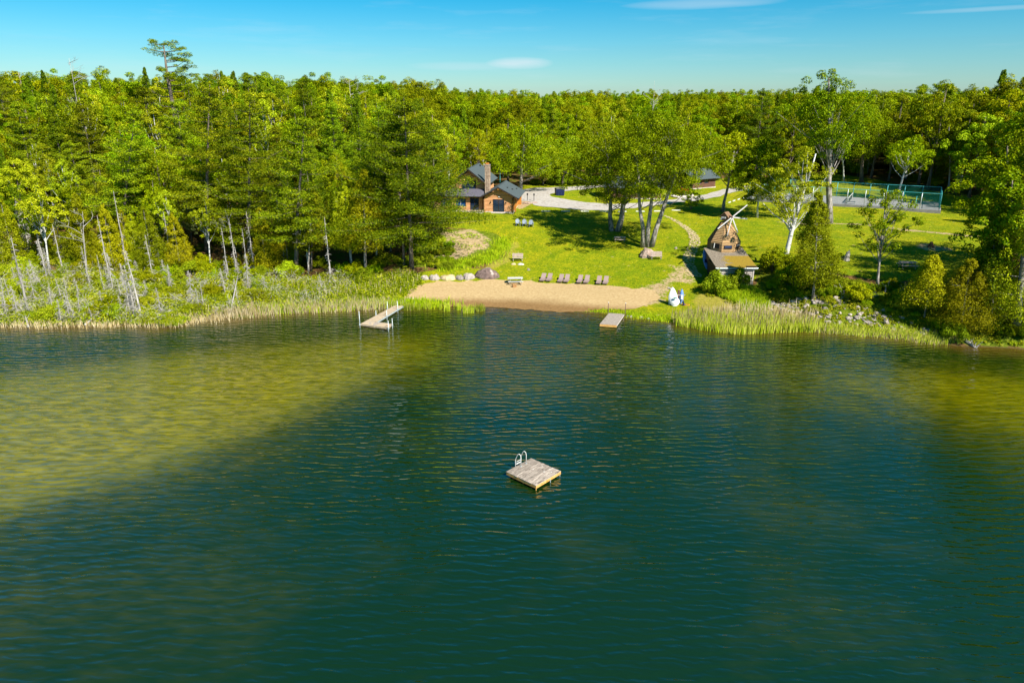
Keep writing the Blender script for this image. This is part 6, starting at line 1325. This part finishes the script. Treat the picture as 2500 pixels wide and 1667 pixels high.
for i, (u0, v0, u1, v1, n) in enumerate(((986, 752, 1010, 758, 330), (1018, 752, 1028, 757, 90), (1033, 750, 1052, 755, 120), (1073, 752, 1078, 757, 70), (1084, 752, 1098, 762, 190), (1114, 752, 1126, 758, 130), (1130, 754, 1158, 766, 260), (1160, 752, 1184, 762, 190))):
    k = int(n * .75); u = g.uniform(u0, u1, k); v = g.uniform(v0, v1, k); P_ = np.array([px_plane(a, b)[:2] for a, b in zip(u, v)]); blades('reeds', P_[:, 0], P_[:, 1], .45, 1.1, .03, 'reed', 'clump %s of green reeds in the shallows between the long dock and the beach' % names[i], 30 + i, .12, -.1)
TG = pxpoly([(700, 748), (700, 700), (860, 690), (940, 678), (1010, 668), (1030, 690), (1000, 708), (975, 730), (960, 745), (860, 752), (760, 756)])
X, Y = sample(TG, 16000, g); blades('tall_grass', X, Y, .35, .8, .035, 'grassblade', 'lush bright green tall grass between the marsh and the beach', 10, .25)
X, Y = sample(TG, 700, g); blades('dry_reeds', X, Y, .7, 1.3, .03, 'drygrass', 'scattered pale dead stalks in the tall grass', 11, .1)
X, Y = strip([(520, 776), (645, 764), (760, 757), (860, 753), (950, 750)], 3000, (1.5, .7)); blades('dry_reeds', X, Y, .5, 1.3, .03, 'drygrass', 'tan dead reeds along the marsh waterline left of the dock', 12, .15)
X, Y = strip([(0, 796), (120, 797), (250, 793), (400, 795), (470, 786), (520, 778)], 1500, (1.5, .5)); blades('dry_grass', X, Y, .3, .8, .035, 'drygrass', 'rusty straw fringe along the far left waterline', 13, .3)
X, Y = strip([(640, 762), (760, 754), (860, 750), (950, 746), (985, 745), (1070, 746)], 5200, (1.5, .6)); blades('tall_grass', X, Y, .4, 1.0, .035, 'grassblade', 'green grass fringe above the dead reeds left of the dock', 14, .2)
X, Y = strip([(1545, 770), (1600, 778), (1650, 783)], 1200, (1, .4)); blades('tall_grass', X, Y, .15, .4, .03, 'grassblade', 'short grass fringe on the shore below the stored boats', 15, .3)
X, Y = strip([(1460, 759), (1490, 761), (1540, 768)], 700, (.8, .3)); blades('tall_grass', X, Y, .12, .3, .03, 'grassblade', 'short grass fringe behind the short dock', 16, .3)
X, Y = sample(LAWN, 26000, g); k_ = (Y < 135) & ~inpoly(X, Y, Z_SAND) & (np.sin(X * 1.7 + Y) + np.sin(Y * 2.3 - X * .6) > -.6); blades('lawn_tufts', X[k_], Y[k_], .05, .16, .06, 'brush', 'short uneven grass tufts of the mown lawn', 19, .5)
SWALE = pxpoly([(1748, 722), (1800, 700), (1850, 712), (1880, 745), (1880, 775), (1810, 770), (1800, 745)])
X, Y = sample(SWALE, 6500, g); blades('tall_grass', X, Y, .4, .9, .035, 'grassblade', 'band of lush tall grass below the shed', 17, .3)
EDGE = pxpoly([(1700, 655), (1720, 660), (1735, 700), (1715, 700)])
MG = pxpoly([(1060, 650), (1100, 645), (1190, 628), (1215, 600), (1225, 580), (1240, 590), (1232, 620), (1205, 640), (1120, 657), (1070, 660)])
X, Y = sample(MG, 3000, g); X = X + g.normal(0, .7, len(X)); Y = Y + g.normal(0, .7, len(Y)); blades('tall_grass', X, Y, .3, .75, .035, 'grassblade', 'rim of long bright grass around the dirt mound', 18, .3)
